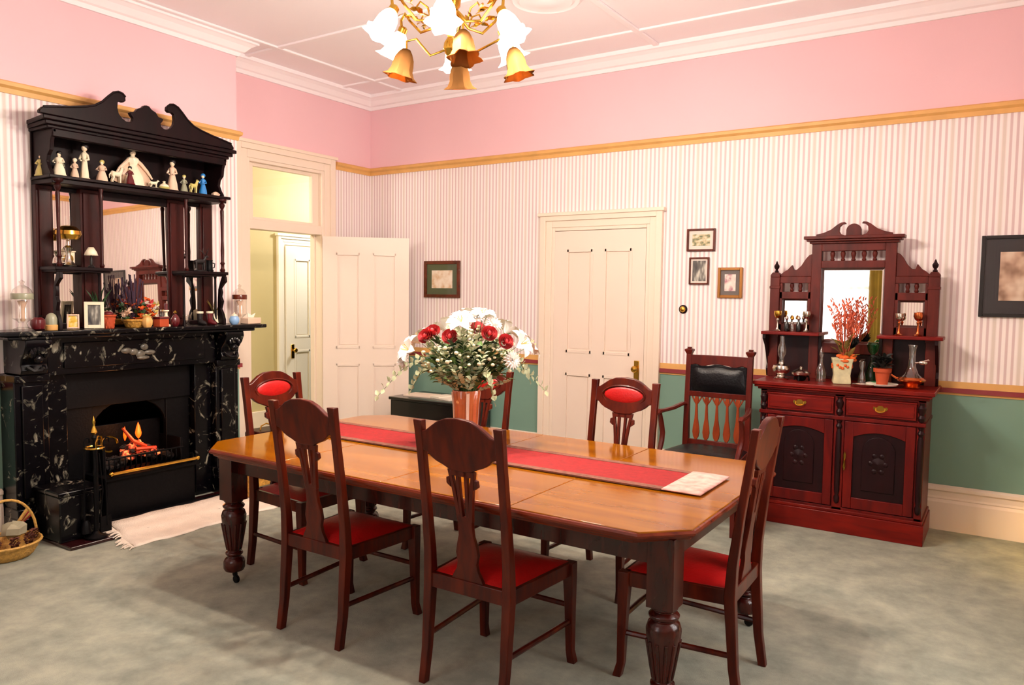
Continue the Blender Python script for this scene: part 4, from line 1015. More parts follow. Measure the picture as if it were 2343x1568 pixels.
MB().tube([(.60, -1.92, .45), (.60, -1.91, .48), (.60, -1.86, .495), (.60, -1.81, .48), (.60, -1.80, .45)], .006, 6).build('handle', 'brass', t_)

# ------------------------------------------------------------------ overmantel
om = thing('overmantel', 'dark carved wooden overmantel with mirrors, shelves and swan-neck pediment on the mantelpiece', 'overmantel', (.45, -2.885, 1.3285))
YO = -2.885
def plan(m, hb, hf, x1, z0, z1, x0=XB+.002, dy=0):
    return m.prism([(x0, YO-hb), (x1, YO-hf+dy), (x1, YO+hf+dy), (x0, YO+hb)], 'XY', z0, z1)
MZ = 1.3285
m = MB()
m.box(XB+.001, XB+.018, YO-.645, YO+.645, MZ, 2.62)          # back board
om_b = m.build('backboard', 'mantel', om)
for s in (-1, 1):
    def B(m, x0, x1, a, b_, z0, z1):
        y0, y1 = sorted((YO+s*a, YO+s*b_)); return m.box(x0, x1, y0, y1, z0, z1)
    m = MB(); B(m, XB+.018, .44, .545, .65, MZ, 2.262); B(m, .44, .452, .56, .635, 1.40, 2.24); m.build('side_stile', 'mantel_red', om, bevel=.003)
    m = MB(); B(m, XB+.018, .47, .25, .385, MZ, 2.262); B(m, .47, .482, .265, .37, 1.38, 2.24); m.build('centre_stile', 'mantel_red', om, bevel=.003)
    m = MB(); B(m, XB+.018, .65, .27, .64, 1.712, 1.735); B(m, XB+.018, .64, .28, .63, 1.70, 1.712); m.build('bracket_shelf', 'mantel', om, bevel=.004)
    for z0, z1 in ((2.235, 2.262), (MZ, 1.36), (1.69, 1.75)):
        m = MB(); B(m, XB+.018, .43, .385, .545, z0, z1); m.build('rail', 'mantel', om, bevel=.003)
    # slender turned post carrying the upper shelf
    yp = YO+s*.605
    m = MB().lathe([(.016, 1.735), (.02, 1.75), (.012, 1.765), (.012, 1.79), (.018, 1.80), (.011, 1.815), (.013, 1.90), (.010, 1.98), (.012, 2.10), (.014, 2.20), (.010, 2.215), (.020, 2.235), (.022, 2.25), (.012, 2.262), (.034, 2.278), (.036, 2.292)], (.625, yp, 0), 14)
    m.build('turned_post', 'mantel_red', om)
    yp = YO+s*.315
    m = MB().lathe([(.012, 1.735), (.016, 1.75), (.010, 1.765), (.011, 1.95), (.012, 2.19), (.016, 2.21), (.010, 2.23), (.018, 2.262), (.018, 2.292)], (.60, yp, 0), 12)
    m.build('turned_post', 'mantel_red', om)
    # lower posts and scroll brackets
    for a in (.315, .585):
        m = MB().lathe([(.014, MZ), (.009, 1.36), (.009, 1.50), (.008, 1.68), (.013, 1.70)], (.56, YO+s*a, 0), 10); m.build('lower_post', 'mantel', om)
    P = [(.655, 1.70), (.66, 1.66), (.63, 1.64), (.60, 1.61), (.61, 1.58), (.60, 1.545), (.62, 1.51), (.60, 1.45), (.62, 1.42), (.64, 1.37), (.64, MZ), (.565, MZ), (.565, 1.50), (.575, 1.60), (.60, 1.66), (.62, 1.70)]
    for a in (.61, ):
        MB().prism(P, 'XZ', YO+s*a-.011, YO+s*a+.011).build('scroll_bracket', 'mantel', om, bevel=.002)
    P = [(.62, 2.29), (.61, 2.33), (.585, 2.36), (.565, 2.40), (.575, 2.44), (.61, 2.47), (.62, 2.53), (.645, 2.58), (.645, 2.60), (XB+.02, 2.60), (XB+.02, 2.31), (.55, 2.31)]
    MB().prism(P, 'XZ', YO+s*.625-.012, YO+s*.625+.012).build('side_panel', 'mantel', om, bevel=.003)
    def mir(z0, z1, a0, a1, x):
        y0, y1 = sorted((YO+s*a0, YO+s*a1))
        return MB().box(x-.004, x, y0, y1, z0, z1).build('mirror', 'mirror', om, smooth=False)
    mir(1.75, 2.235, .385, .545, .412); mir(1.36, 1.69, .385, .545, .412)
MB().prism([(.460, 1.345), (.466, 1.345), (.452, 2.205), (.446, 2.205)], 'XZ', YO-.25, YO+.25).build('mirror', 'mirror', om, smooth=False)
for z0, z1 in ((2.205, 2.262), (MZ, 1.345)):
    MB().box(XB+.018, .465, YO-.25, YO+.25, z0, z1).build('centre_rail', 'mantel', om, bevel=.003)
m = MB(); plan(m, .65, .665, .655, 2.292, 2.312); plan(m, .645, .64, .635, 2.262, 2.292); m.build('upper_shelf', 'mantel', om, bevel=.004)
m = MB(); plan(m, .655, .665, .64, 2.60, 2.62); plan(m, .66, .685, .66, 2.62, 2.645); plan(m, .665, .705, .68, 2.645, 2.672)
m.box(.60, .645, YO-.635, YO+.635, 2.55, 2.60)
m.build('canopy', 'mantel', om, bevel=.005)
YP = -2.915
half = [(.70, 2.672), (.70, 2.69), (.68, 2.712), (.60, 2.728), (.52, 2.742), (.42, 2.765), (.36, 2.785), (.31, 2.82), (.27, 2.862), (.235, 2.895), (.20, 2.908), (.172, 2.902), (.152, 2.882), (.150, 2.858), (.165, 2.845), (.19, 2.848), (.205, 2.838), (.208, 2.80), (.20, 2.765), (.178, 2.738), (.150, 2.722), (.125, 2.722), (.105, 2.735), (.10, 2.755), (.115, 2.772), (.122, 2.79), (.105, 2.795), (.085, 2.798), (.065, 2.825), (.045, 2.833), (.03, 2.842), (.018, 2.856), (0, 2.86)]
P = [(YP+y, z_) for y, z_ in half]+[(YP-y, z_) for y, z_ in reversed(half[:-1])]
m = MB().prism(P, 'YZ', .655, .69)
for s in (-1, 1): m.tube([(.69, YP+s*y, z_) for y, z_ in half[2:13]], .008, 6)
m.build('pediment', 'mantel', om, bevel=.004)

# ------------------------------------------------------------------ chandelier
CX, CY = 3.35, -2.955
LAT = Vector((.838, .546, 0)); DEP = Vector((-.546, .838, 0))
cd = thing('chandelier', 'brass chandelier with frosted tulip glass shades hanging over the dining table', 'chandelier', (CX, CY, ZC))
MB().lathe([(.07, 0), (.068, -.012), (.045, -.03), (.02, -.045), (.009, -.05), (.009, -.42)], (CX, CY, ZC), 20).build('rod', 'brass', cd)
MB().lathe([(.009, 3.20), (.03, 3.18), (.016, 3.15), (.035, 3.11), (.055, 3.06), (.05, 3.01), (.022, 2.97), (.03, 2.94), (.022, 2.91), (.012, 2.86), (.03, 2.83), (.034, 2.80), (.02, 2.775), (.0005, 2.76)], (CX, CY, 0), 24).build('body', 'brass', cd)
M['shade_on'] = emis('lit_frosted_glass', '#fff0d2', 9.0)
m_, t, b = nt('tan_shadow')  # tan tone of the lit shades' shadows, given to solid bells
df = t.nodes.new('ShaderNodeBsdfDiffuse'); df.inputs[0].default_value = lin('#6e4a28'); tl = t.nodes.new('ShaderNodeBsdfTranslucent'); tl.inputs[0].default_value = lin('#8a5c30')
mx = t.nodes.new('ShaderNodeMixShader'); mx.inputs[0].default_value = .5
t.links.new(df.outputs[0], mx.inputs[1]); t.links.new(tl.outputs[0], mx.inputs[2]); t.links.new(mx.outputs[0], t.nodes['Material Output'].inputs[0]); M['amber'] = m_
shp = [(.020, 0), (.034, .018), (.046, .045), (.050, .075), (.050, .10), (.060, .125), (.078, .14)]
def shade(c, d, mat, nm, sc=1.):
    d = Vector(d).normalized(); T = Matrix.Translation(c) @ d.to_track_quat('Z', 'Y').to_matrix().to_4x4()
    return MB().shell([(r_*sc, z_*sc) for r_, z_ in shp], (0, 0, 0), 24, T, .16, 6).build(nm, mat, cd, fix=False, solid=.002)
Cc = Vector((CX, CY, 0))
for k in range(6):
    an = PI/2+k*PI/3; dr = LAT*math.cos(an)+DEP*math.sin(an); R_ = .30
    p = Cc+dr*R_+Vector((0, 0, 2.93))
    pts = [Cc+dr*.03+Vector((0, 0, 2.99)), Cc+dr*.10+Vector((0, 0, 2.92)), Cc+dr*.18+Vector((0, 0, 2.91)), Cc+dr*.25+Vector((0, 0, 2.98)), Cc+dr*.28+Vector((0, 0, 3.02)), Cc+dr*.305+Vector((0, 0, 2.99)), p]
    am = MB().tube(pts, [.008, .007, .007, .007, .007, .007, .009], 8)
    am.tube([Cc+dr*.10+Vector((0, 0, 2.92)), Cc+dr*.12+Vector((0, 0, 2.98)), Cc+dr*.16+Vector((0, 0, 3.0)), Cc+dr*.18+Vector((0, 0, 2.97)), Cc+dr*.165+Vector((0, 0, 2.955))], .005, 6)
    arm = am.build('arm', 'brass', cd)
    lf = MB(); rc = random.Random(k)
    for q in range(9):
        tt = q/8; c = pts[1].lerp(pts[4], tt); lf.leaf(c, (dr.x+rc.uniform(-1, 1), dr.y+rc.uniform(-1, 1), rc.uniform(-.2, 1)), .055, .014)
    lf.build('leaf_spray', 'brass', arm, fix=False)
    tilt = dr*.55+Vector((0, 0, -1))
    MB().lathe([(.012, .03), (.024, .02), (.024, -.002), (.016, -.006)], (0, 0, 0), 14, Matrix.Translation(p) @ (-tilt.normalized()).to_track_quat('Z', 'Y').to_matrix().to_4x4()).build('shade_holder', 'brass', arm)
    shade(p, tilt, 'shade_on', 'lit_shade')
    l = bulb('chandelier_bulb', tuple(p+tilt.normalized()*.15), 56, (1.0, .87, .76), .045)
for k, (la, dp) in enumerate(((-.22, .04), (.03, .22), (.31, .0), (.08, -.24))):  # added lower tier: tan bells stand in for shadows of the lit shades
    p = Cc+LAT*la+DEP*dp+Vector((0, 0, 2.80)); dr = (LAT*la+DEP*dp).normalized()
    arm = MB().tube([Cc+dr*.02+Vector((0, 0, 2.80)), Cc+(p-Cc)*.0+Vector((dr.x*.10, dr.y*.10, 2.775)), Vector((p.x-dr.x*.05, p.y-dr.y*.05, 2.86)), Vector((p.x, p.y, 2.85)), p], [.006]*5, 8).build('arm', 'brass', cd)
    shade(p+Vector((0, 0, .01)), dr*.25+Vector((0, 0, -1)), 'amber', 'shadow_bell')

# ------------------------------------------------------------------ vase and bouquet
VX, VY, VZ = 3.325, -2.76, TH+.0115
M['vase'] = plain('copper_lustre_glaze', '#c4683a', .18, var=.25, scale=9, coat=.6)
M['vase_highlight'] = plain('cream_highlight', '#ecd2bd', .25, coat=.4)
vs_ = thing('vase', 'tall fluted copper coloured vase standing on the table runner', 'vase', (VX, VY, VZ))
MB().lathe([(.062, 0), (.066, .008), (.060, .03), (.060, .12), (.064, .22), (.072, .295), (.070, .30), (.062, .285), (.055, .20), (.05, .03), (.0005, .02)], (0, 0, 0), 48, None, .05, 12).build('body', 'vase', vs_, world=False)
m = MB()
for a in (-.80, .9, 2.2, 3.7):  # cream ribs put the vertical highlight of the copper body into colour
    m.tube([(math.cos(a)*r_, math.sin(a)*r_, z_) for r_, z_ in ((.058, .03), (.058, .12), (.062, .22), (.070, .29))], [.009, .013, .014, .015], 8, .5)
m.build('cream_highlight_rib', 'vase_highlight', vs_, world=False)
bq = thing('flower_bouquet', 'large bouquet of white lilies, red roses and eucalyptus in the copper vase', 'bouquet', (VX, VY, VZ+.28))
M['petal_w'] = plain('white_petal', '#fffaf2', .5, Subsurface_Weight=0.)
M['petal_r'] = plain('red_petal', '#c23a3c', .6, var=.2, scale=40)
M['leaf_d'] = plain('dark_green_leaf', '#24401c', .5, var=.35, scale=18)
M['leaf_m'] = plain('mid_green_leaf', '#4f6b32', .55, var=.3, scale=18)
M['leaf_p'] = plain('pale_eucalyptus', '#b7bd95', .6, var=.2, scale=25)
M['filler'] = plain('cream_blossom', '#e9dfb8', .6, var=.15, scale=30)
rb = random.Random(21)
O = Vector((VX, VY, VZ+.27))
def P3(la, dp, h): return O+LAT*la+DEP*dp+Vector((0, 0, h))
st = MB(); 
def stem(p, r_=.0022):
    q = O+Vector((rb.uniform(-.03, .03), rb.uniform(-.03, .03), -.02)); mid = q.lerp(p, .5)+Vector((0, 0, .05)); st.tube([q, mid, p], [r_, r_, r_*.7], 5)
# foliage clouds
ld, lm_, lp = MB(), MB(), MB()
for k in range(420):
    a = rb.uniform(0, 2*PI); R_ = rb.uniform(.01, .24)*rb.uniform(.5, 1); h = rb.uniform(-.02, .10)+rb.uniform(.2, 1.0)*.24*(1-R_*1.2)
    p = O+Vector((math.cos(a)*R_, math.sin(a)*R_, h+R_*.12))
    (ld if rb.random() < .62 else lm_).leaf(p, (math.cos(a)*1.2, math.sin(a)*1.2, rb.uniform(-.3, 1.2)), rb.uniform(.045, .085), rb.uniform(.010, .018))
for k in range(60):
    a = rb.uniform(0, 2*PI); R_ = rb.uniform(.08, .27); h = rb.uniform(.14, .40)-R_*.3
    tip = O+Vector((math.cos(a)*R_, math.sin(a)*R_, h)); stem(tip)
    b0 = O.lerp(tip, .35)
    for q in range(8):
        c = b0.lerp(tip, q/7)
        for sgn in (-1, 1):
            lp.leaf(c, (math.cos(a+sgn*1.3), math.sin(a+sgn*1.3), .6), .035, .013)
for (la, dp, h, la2, h2) in ((-.22, -.05, .16, -.46, -.00), (-.20, .06, .10, -.30, .02), (.22, .0, .12, .42, .03), (.24, -.06, .16, .33, .10), (.10, -.2, .1, .15, .0)):
    p0, p1 = P3(la*.3, dp*.3, .1), P3(la, dp, h+.05); p2 = P3(la2, dp, h2)
    st.tube([O, p0, p1, p1.lerp(p2, .5)+Vector((0, 0, .03)), p2], [.003, .003, .002, .002, .001], 5)
    for q in range(9):
        c = p1.lerp(p2, q/8)+Vector((0, 0, .03*math.sin(PI*q/8)))
        for sgn in (-1, 1): lp.leaf(c, LAT*(.4*(1 if la > 0 else -1))+Vector((0, 0, sgn*.8))+DEP*sgn*.3, .034, .013)
lb_ = ld.build('dark_foliage', 'leaf_d', bq, fix=False); tag(lb_, kind='stuff')
tag(lm_.build('green_foliage', 'leaf_m', bq, fix=False), kind='stuff'); tag(lp.build('eucalyptus', 'leaf_p', bq, fix=False), kind='stuff')
def lily(p, d, r_=.075, nm='lily'):
    d = Vector(d).normalized(); T = Matrix.Translation(p) @ d.to_track_quat('Z', 'Y').to_matrix().to_4x4(); m = MB()
    for k in range(6):
        a = 2*PI*k/6+(.2 if k % 2 else 0); c, s_ = math.cos(a), math.sin(a); w = .30*r_
        vs = []; fs = []
        for i, (rr, zz, ww) in enumerate(((.06, 0, .3), (.3, .35, .8), (.62, .55, 1.0), (.88, .5, .7), (1.05, .34, .12))):
            for sgn, dz in ((-1, .04), (0, 0), (1, .04)):
                vs.append((c*rr*r_-s_*sgn*w*ww, s_*rr*r_+c*sgn*w*ww, zz*r_+dz*r_))
        for i in range(4):
            for j in range(2): fs.append((i*3+j, i*3+j+1, i*3+j+4, i*3+j+3))
        m.add(vs, fs, T)
    o = m.build(nm, 'petal_w', bq, fix=False)
    mm = MB()
    for k in range(5):
        a = 2*PI*k/5; mm.tube([T @ Vector((0, 0, .02)), T @ Vector((math.cos(a)*.2*r_, math.sin(a)*.2*r_, .75*r_))], [.0012, .0025], 4)
    mm.build('stamens', 'gold', o)
def mum(p, d, r_=.05):
    d = Vector(d).normalized(); T = Matrix.Translation(p) @ d.to_track_quat('Z', 'Y').to_matrix().to_4x4(); m = MB()
    for ring_, (el, n, L) in enumerate(((.1, 16, 1), (.5, 14, .92), (.95, 10, .8), (1.3, 6, .65))):
        for k in range(n):
            a = 2*PI*(k+.5*(ring_ % 2))/n; dd = Vector((math.cos(a)*math.cos(el), math.sin(a)*math.cos(el), math.sin(el)))
            i0 = len(m.v); m.leaf((0, 0, 0), dd, L*r_, r_*.13, (0, 0, 1))
            for q in range(i0, len(m.v)): m.v[q] = tuple(T @ Vector(m.v[q]))
    m.build('chrysanthemum', 'petal_w', bq, fix=False)
def rose(p, d, r_=.036):
    d = Vector(d).normalized(); T = Matrix.Translation(p) @ d.to_track_quat('Z', 'Y').to_matrix().to_4x4(); m = MB()
    for j in range(4):
        n = 5; R0 = r_*(.35+.22*j)
        for k in range(n):
            a = 2*PI*k/n+j*.6; vs = []; fs = []
            for i in range(4):
                zz = i/3
                for q in range(4):
                    b2 = a+(q/3-.5)*1.6; rr = R0*(.55+.55*math.sin(zz*1.9)) + (r_*.12 if i == 3 else 0)
                    vs.append((rr*math.cos(b2), rr*math.sin(b2), zz*r_*(1.35-.18*j)-(abs(q-1.5)*.12*r_ if i == 3 else 0)))
            for i in range(3):
                for q in range(3): fs.append((i*4+q, i*4+q+1, i*4+q+5, i*4+q+4))
            m.add(vs, fs, T)
    m.sph(T @ Vector((0, 0, r_*.75)), r_*.36, 1, 1, 1.3, 9, 6)
    m.build('rose', 'petal_r', bq, fix=False)
LILY = [(-.285, -.02, .23, -1, -.6, .6), (-.25, .08, .27, -.8, .4, .9), (.27, -.04, .27, 1, -.5, .6), (.31, .06, .25, 1, .2, .7), (-.02, -.1, .38, -.2, -.9, 1), (.08, .0, .41, .2, -.4, 1.4), (.0, .12, .40, 0, .6, 1.2), (.20, .12, .33, .6, .8, .9), (-.12, .14, .34, -.4, .8, .9), (.0, .22, .28, 0, 1, .6)]
for la, dp, h, a, b2, c in LILY:
    p = P3(la, dp, h); stem(p); lily(p, LAT*a+DEP*b2+Vector((0, 0, c)), .085 if h < .3 else .075)
for la, dp, h, a, b2, c in ((.05, -.06, .42, 0, -.5, 1), (-.05, .02, .41, -.3, -.3, 1.2), (.14, -.03, .38, .4, -.6, .8), (-.33, .0, .18, -.9, -.6, .2), (.24, -.10, .20, .6, -.9, .3), (.10, .08, .42, 0, .3, 1)):
    p = P3(la, dp, h); stem(p); mum(p, LAT*a+DEP*b2+Vector((0, 0, c)), .055)
for la, dp, h, a, b2, c in ((-.20, -.08, .31, -.4, -.9, .5), (-.17, -.06, .33, -.2, -.8, .7), (-.08, -.10, .31, 0, -1, .5), (.12, -.12, .33, .2, -1, .5), (.20, -.10, .29, .4, -.9, .4), (.05, .15, .34, 0, 1, .6), (-.1, .2, .28, 0, 1, .4)):
    p = P3(la, dp, h); stem(p); rose(p, LAT*a+DEP*b2+Vector((0, 0, c)), .036 if dp > -.14 else .026)
fl = MB()
for k in range(150):
    a = rb.uniform(0, 2*PI); R_ = rb.uniform(.05, .26); h = .38-R_*.75+rb.uniform(-.06, .04)
    fl.sph(O+Vector((math.cos(a)*R_, math.sin(a)*R_, h)), rb.uniform(.007, .013), 1, 1, .8, 7, 5)
tag(fl.build('filler_blossom', 'filler', bq), kind='stuff')
st.build('stems', 'leaf_m', bq)

# ------------------------------------------------------------------ ornaments on the mantelpiece and overmantel shelves
M['porc'] = plain('cream_porcelain', '#efe2c4', .3, coat=.3)
M['porc_p'] = plain('pink_porcelain', '#e6c4a8', .35, coat=.3)
M['porc_g'] = plain('grey_green_porcelain', '#9a9a80', .35, coat=.3)
M['porc_y'] = plain('yellow_porcelain', '#cfc070', .35, coat=.3)
M['blue'] = plain('blue_glaze', '#2f86d0', .3, coat=.3)
M['pblue'] = plain('pale_blue_glaze', '#8fb6e0', .3, coat=.3)
M['hair'] = plain('dark_hair', '#120a0a', .5)
M['skin'] = plain('figurine_face', '#efd8b8', .4)
M['dkred'] = plain('dark_red_glaze', '#5a0f16', .3, coat=.4)
MZ = 1.3285; TZ = 2.3125; BZ = 1.7355
def figurine(y, h, w, mat, lab, x=.52, hair='hair', z=TZ, skirt=1.0, arm=True, face=1):
    w *= 1.28; h *= 1.05
    t_ = thing('figurine', lab, 'figurine', (x, y, z), PI*.5-.9, 'figurines on the upper overmantel shelf')
    hw = w/2
    MB().lathe([(hw*.9, 0), (hw*.95, h*.03), (hw*.8*skirt, h*.08), (hw*.7*skirt, h*.25), (hw*.42, h*.48), (hw*.34, h*.56), (hw*.5, h*.66), (hw*.48, h*.72), (hw*.2, h*.77), (hw*.15, h*.8)], (0, 0, 0), 16, None, .06, 7).build('body', mat, t_, world=False)
    MB().sph((0, 0, h*.87), h*.085, .9, .95, 1.1, 12, 8).sph((.0, -h*.078, h*.865), h*.016, 1, 1, 1.2, 6, 4).build('head', 'skin', t_, world=False)
    if hair: MB().sph((0, h*.022, h*.915), h*.105, 1, .95, .95, 12, 8).sph((0, h*.05, h*.97), h*.045, 1, 1, 1, 8, 5).build('hair', hair, t_, world=False)
    if arm:
        m = MB()
        for s in (-1, 1): m.tube([(s*hw*.45, 0, h*.69), (s*hw*.75, -hw*.2, h*.56), (s*hw*.25, -hw*.65, h*.52)], [h*.035, h*.03, h*.022], 7)
        m.build('arms', mat, t_, world=False)
    return t_
def animal(y, h, L, mat, lab, x=.53, z=TZ, rz=PI/2, neck=1.):
    t_ = thing('animal_figurine', lab, 'figurine', (x, y, z), rz, 'figurines on the upper overmantel shelf')
    m = MB(); m.lathe([(L*.42, 0), (L*.44, .006), (L*.40, .010)], (0, 0, 0), 14, Matrix.Diagonal((1, .55, 1, 1)))
    m.build('base', mat, t_, world=False)
    m = MB(); bz = h*.55; br = h*.14
    m.tube([(-L*.34, 0, bz*.98), (-L*.28, 0, bz), (-L*.05, 0, bz*.97), (L*.15, 0, bz), (L*.24, 0, bz*1.05)], [br*.5, br*1.05, br*.9, br*1.1, br*.7], 10)
    m.tube([(L*.18, 0, bz), (L*.27, 0, bz+h*.17*neck), (L*.33, 0, bz+h*.29*neck)], [br*.85, br*.6, br*.5], 8)
    m.sph((L*.37, 0, bz+h*.31*neck), br*.6, 1.5, .8, .85, 10, 6)
    for s in (-1, 1):
        m.sph((L*.31, s*br*.4, bz+h*.39*neck), br*.2, .6, .6, 1.5, 6, 4)
        m.tube([(L*.17, s*br*.5, bz*.9), (L*.19, s*br*.5, bz*.45), (L*.18, s*br*.5, .008)], [br*.45, br*.26, br*.24], 7)
        m.tube([(-L*.25, s*br*.5, bz*.9), (-L*.20, s*br*.5, bz*.6), (-L*.28, s*br*.5, bz*.35), (-L*.26, s*br*.5, .008)], [br*.6, br*.35, br*.25, br*.24], 7)
    m.tube([(-L*.34, 0, bz), (-L*.42, 0, bz*.85), (-L*.42, 0, bz*.5)], [br*.3, br*.2, br*.08], 6)
    m.build('body', mat, t_, world=False); return t_
figurine(-3.515, .135, .06, 'porc_y', 'small yellow figurine, leftmost on the upper overmantel shelf', .475)
# masks-like plate pair, mugs
figurine(-3.448, .155, .075, 'porc', 'cream porcelain figurine with dark hair, second from the left on the upper overmantel shelf', .57)
figurine(-3.385, .135, .045, 'porc_g', 'narrow grey figurine, third from the left on the upper overmantel shelf', .47, None)
figurine(-3.335, .13, .05, 'porc_p', 'small pinkish figurine just left of the tall slim figure on the upper shelf', .54, 'porc')
figurine(-3.265, .235, .062, 'porc', 'tall slim cream figurine with dark hair on the left half of the upper shelf', .53, skirt=.8)
figurine(-3.155, .145, .07, 'porc_p', 'pink gowned figurine with yellow bonnet on the upper shelf', .54, 'porc_y')
animal(-3.06, .13, .12, 'porc', 'cream standing horse figurine between pink lady and the large spread figure', .55)
figurine(-3.005, .12, .055, 'dkred', 'small dark red figurine tucked in front of the large spread figure', .618, 'hair', TZ, 1)
# large lady with spread shawl
t_ = figurine(-2.925, .262, .12, 'porc', 'largest porcelain lady with arms and gown spread wide, centre of the upper shelf', .52, skirt=1.15, arm=False)
m = MB()
for s in (-1, 1):
    pts = [(s*.02, 0, .195), (s*.055, -.01, .165), (s*.10, -.01, .12), (s*.135, -.015, .07)]
    m.tube(pts, [.014, .013, .011, .006], 8)
    m.add([(s*.02, .004, .19), (s*.055, .0, .165), (s*.10, 0, .12), (s*.145, -.005, .03), (s*.09, .0, .0+.012), (s*.04, .0, .02)], [(0, 1, 2, 3, 4, 5)])
m.build('spread_sleeves', 'porc_p', t_, world=False, solid=.004)
t_.rotation_euler = (0, 0, PI/2)
animal(-2.80, .075, .09, 'porc', 'small white crouching dog figurine right of the large lady', .57, neck=.7)
t_ = thing('trinket_dish', 'small pale trinket dish with lid on the upper shelf', 'dish', (.56, -2.715, TZ))
MB().lathe([(.015, 0), (.034, .012), (.038, .022), (.036, .024)], (0, 0, 0), 16).build('dish', 'porc_y', t_, world=False)
MB().lathe([(.034, .024), (.03, .038), (.012, .048), (.008, .055), (.012, .062), (.0005, .068)], (0, 0, 0), 16).build('lid', 'porc', t_, world=False)
figurine(-2.635, .225, .07, 'porc_p', 'tall figurine with long dark hair on the right half of the upper shelf', .54)
figurine(-2.535, .13, .05, 'porc_g', 'grey-green figurine beside the tall dark haired one on the upper shelf', .53, 'porc_y')
animal(-2.475, .115, .09, 'porc_y', 'yellowish standing deer figurine near the right end of the upper shelf', .56)
figurine(-2.375, .16, .055, 'blue', 'bright blue robed figurine at the right end of the upper shelf', .53, 'blue')
t_ = thing('shell_ornament', 'tiny pale shell ornament at the far right of the upper shelf', 'ornament', (.60, -2.315, TZ))
MB().lathe([(.0005, 0), (.02, .004), (.024, .016), (.012, .03), (.0005, .034)], (0, 0, 0), 12, Matrix.Diagonal((1, 1.3, 1, 1)), .1, 6).build('shell', 'porc_p', t_, world=False)
# bracket shelf, left: big brass lamp, little shaded lamp, silver pieces
t_ = thing('oil_lamp', 'brass oil lamp with wide round shade on the left bracket shelf', 'lamp', (.55, -3.395, BZ))
MB().lathe([(.045, 0), (.05, .012), (.03, .03), (.02, .05), (.014, .09), (.022, .11), (.03, .125), (.014, .14), (.01, .175)], (0, 0, 0), 18).build('base', 'silver', t_, world=False)
MB().shell([(.010, .175), (.06, .18), (.082, .21), (.078, .235), (.05, .262), (.022, .27)], (0, 0, 0), 22).build('shade', 'brass', t_, world=False, solid=.002)
MB().shell([(.014, .175), (.018, .22), (.014, .27), (.012, .33)], (0, 0, 0), 12).build('chimney', 'crystal', t_, world=False)
t_ = thing('table_lamp', 'miniature lamp with cream shade and dark base on the left bracket shelf', 'lamp', (.585, -3.265, BZ))
MB().lathe([(.02, 0), (.022, .006), (.008, .02), (.010, .05), (.006, .07), (.005, .085)], (0, 0, 0), 12).build('base', 'hair', t_, world=False)
MB().shell([(.042, .08), (.034, .105), (.016, .135)], (0, 0, 0), 18).build('shade', 'porc', t_, world=False, solid=.002)
t_ = thing('cream_jug', 'small silver cream jug at the left end of the left bracket shelf', 'jug', (.57, -3.475, BZ))
MB().lathe([(.018, 0), (.03, .02), (.026, .05), (.016, .065), (.022, .08), (.019, .08), (.012, .06)], (0, 0, 0), 14).tube([(.0, .02, .06), (0, .05, .06), (0, .045, .03), (0, .028, .025)], .004, 6).build('body', 'silver', t_, world=False)
t_ = thing('mantel_clock', 'small brass-faced box clock behind the brass lamp on the left bracket shelf', 'clock', (.449, -3.36, BZ))
MB().box(-.03, .03, -.045, .045, 0, .10).box(-.035, .035, -.05, .05, 0, .012).box(-.035, .035, -.05, .05, .10, .11).build('case', 'porc', t_, world=False, bevel=.004)
MB().lathe([(.030, 0), (.032, .004), (.0005, .005)], (0, 0, 0), 18, Matrix.Translation((.0301, 0, .055)) @ Matrix.Rotation(PI/2, 4, 'Y')).build('dial', 'brass', t_, world=False)
# right bracket shelf: dark antler-like ornament
t_ = thing('bronze_stag', 'dark bronze stag ornament with spreading antlers on the right bracket shelf', 'ornament', (.55, -2.42, BZ), PI/2)
m = MB(); m.lathe([(.05, 0), (.052, .008), (.045, .012)], (0, 0, 0), 14, Matrix.Diagonal((1, .6, 1, 1)))
m.tube([(-.05, 0, .07), (-.02, 0, .075), (.03, 0, .075)], [.014, .02, .018], 8).tube([(.025, 0, .08), (.045, 0, .11)], [.013, .009], 7).sph((.055, 0, .115), .012, 1.4, .8, .8, 8, 5)
for s in (-1, 1):
    for x in (-.04, .025): m.tube([(x, s*.01, .07), (x, s*.01, .01)], [.008, .004], 6)
    m.tube([(.045, s*.005, .125), (.04, s*.03, .15), (.05, s*.035, .18)], [.004, .004, .002], 5).tube([(.04, s*.03, .15), (.02, s*.04, .17)], [.003, .0015], 5)
m.build('body', 'hair', t_, world=False)
t_ = thing('pewter_tankard', 'dark pewter tankard at the outer end of the right bracket shelf', 'tankard', (.53, -2.33, BZ))
MB().lathe([(.03, 0), (.032, .01), (.026, .02), (.024, .08), (.028, .09), (.025, .09), (.02, .02)], (0, 0, 0), 14).tube([(0, .024, .07), (0, .05, .065), (0, .045, .035), (0, .026, .03)], .004, 6).build('body', 'iron', t_, world=False)

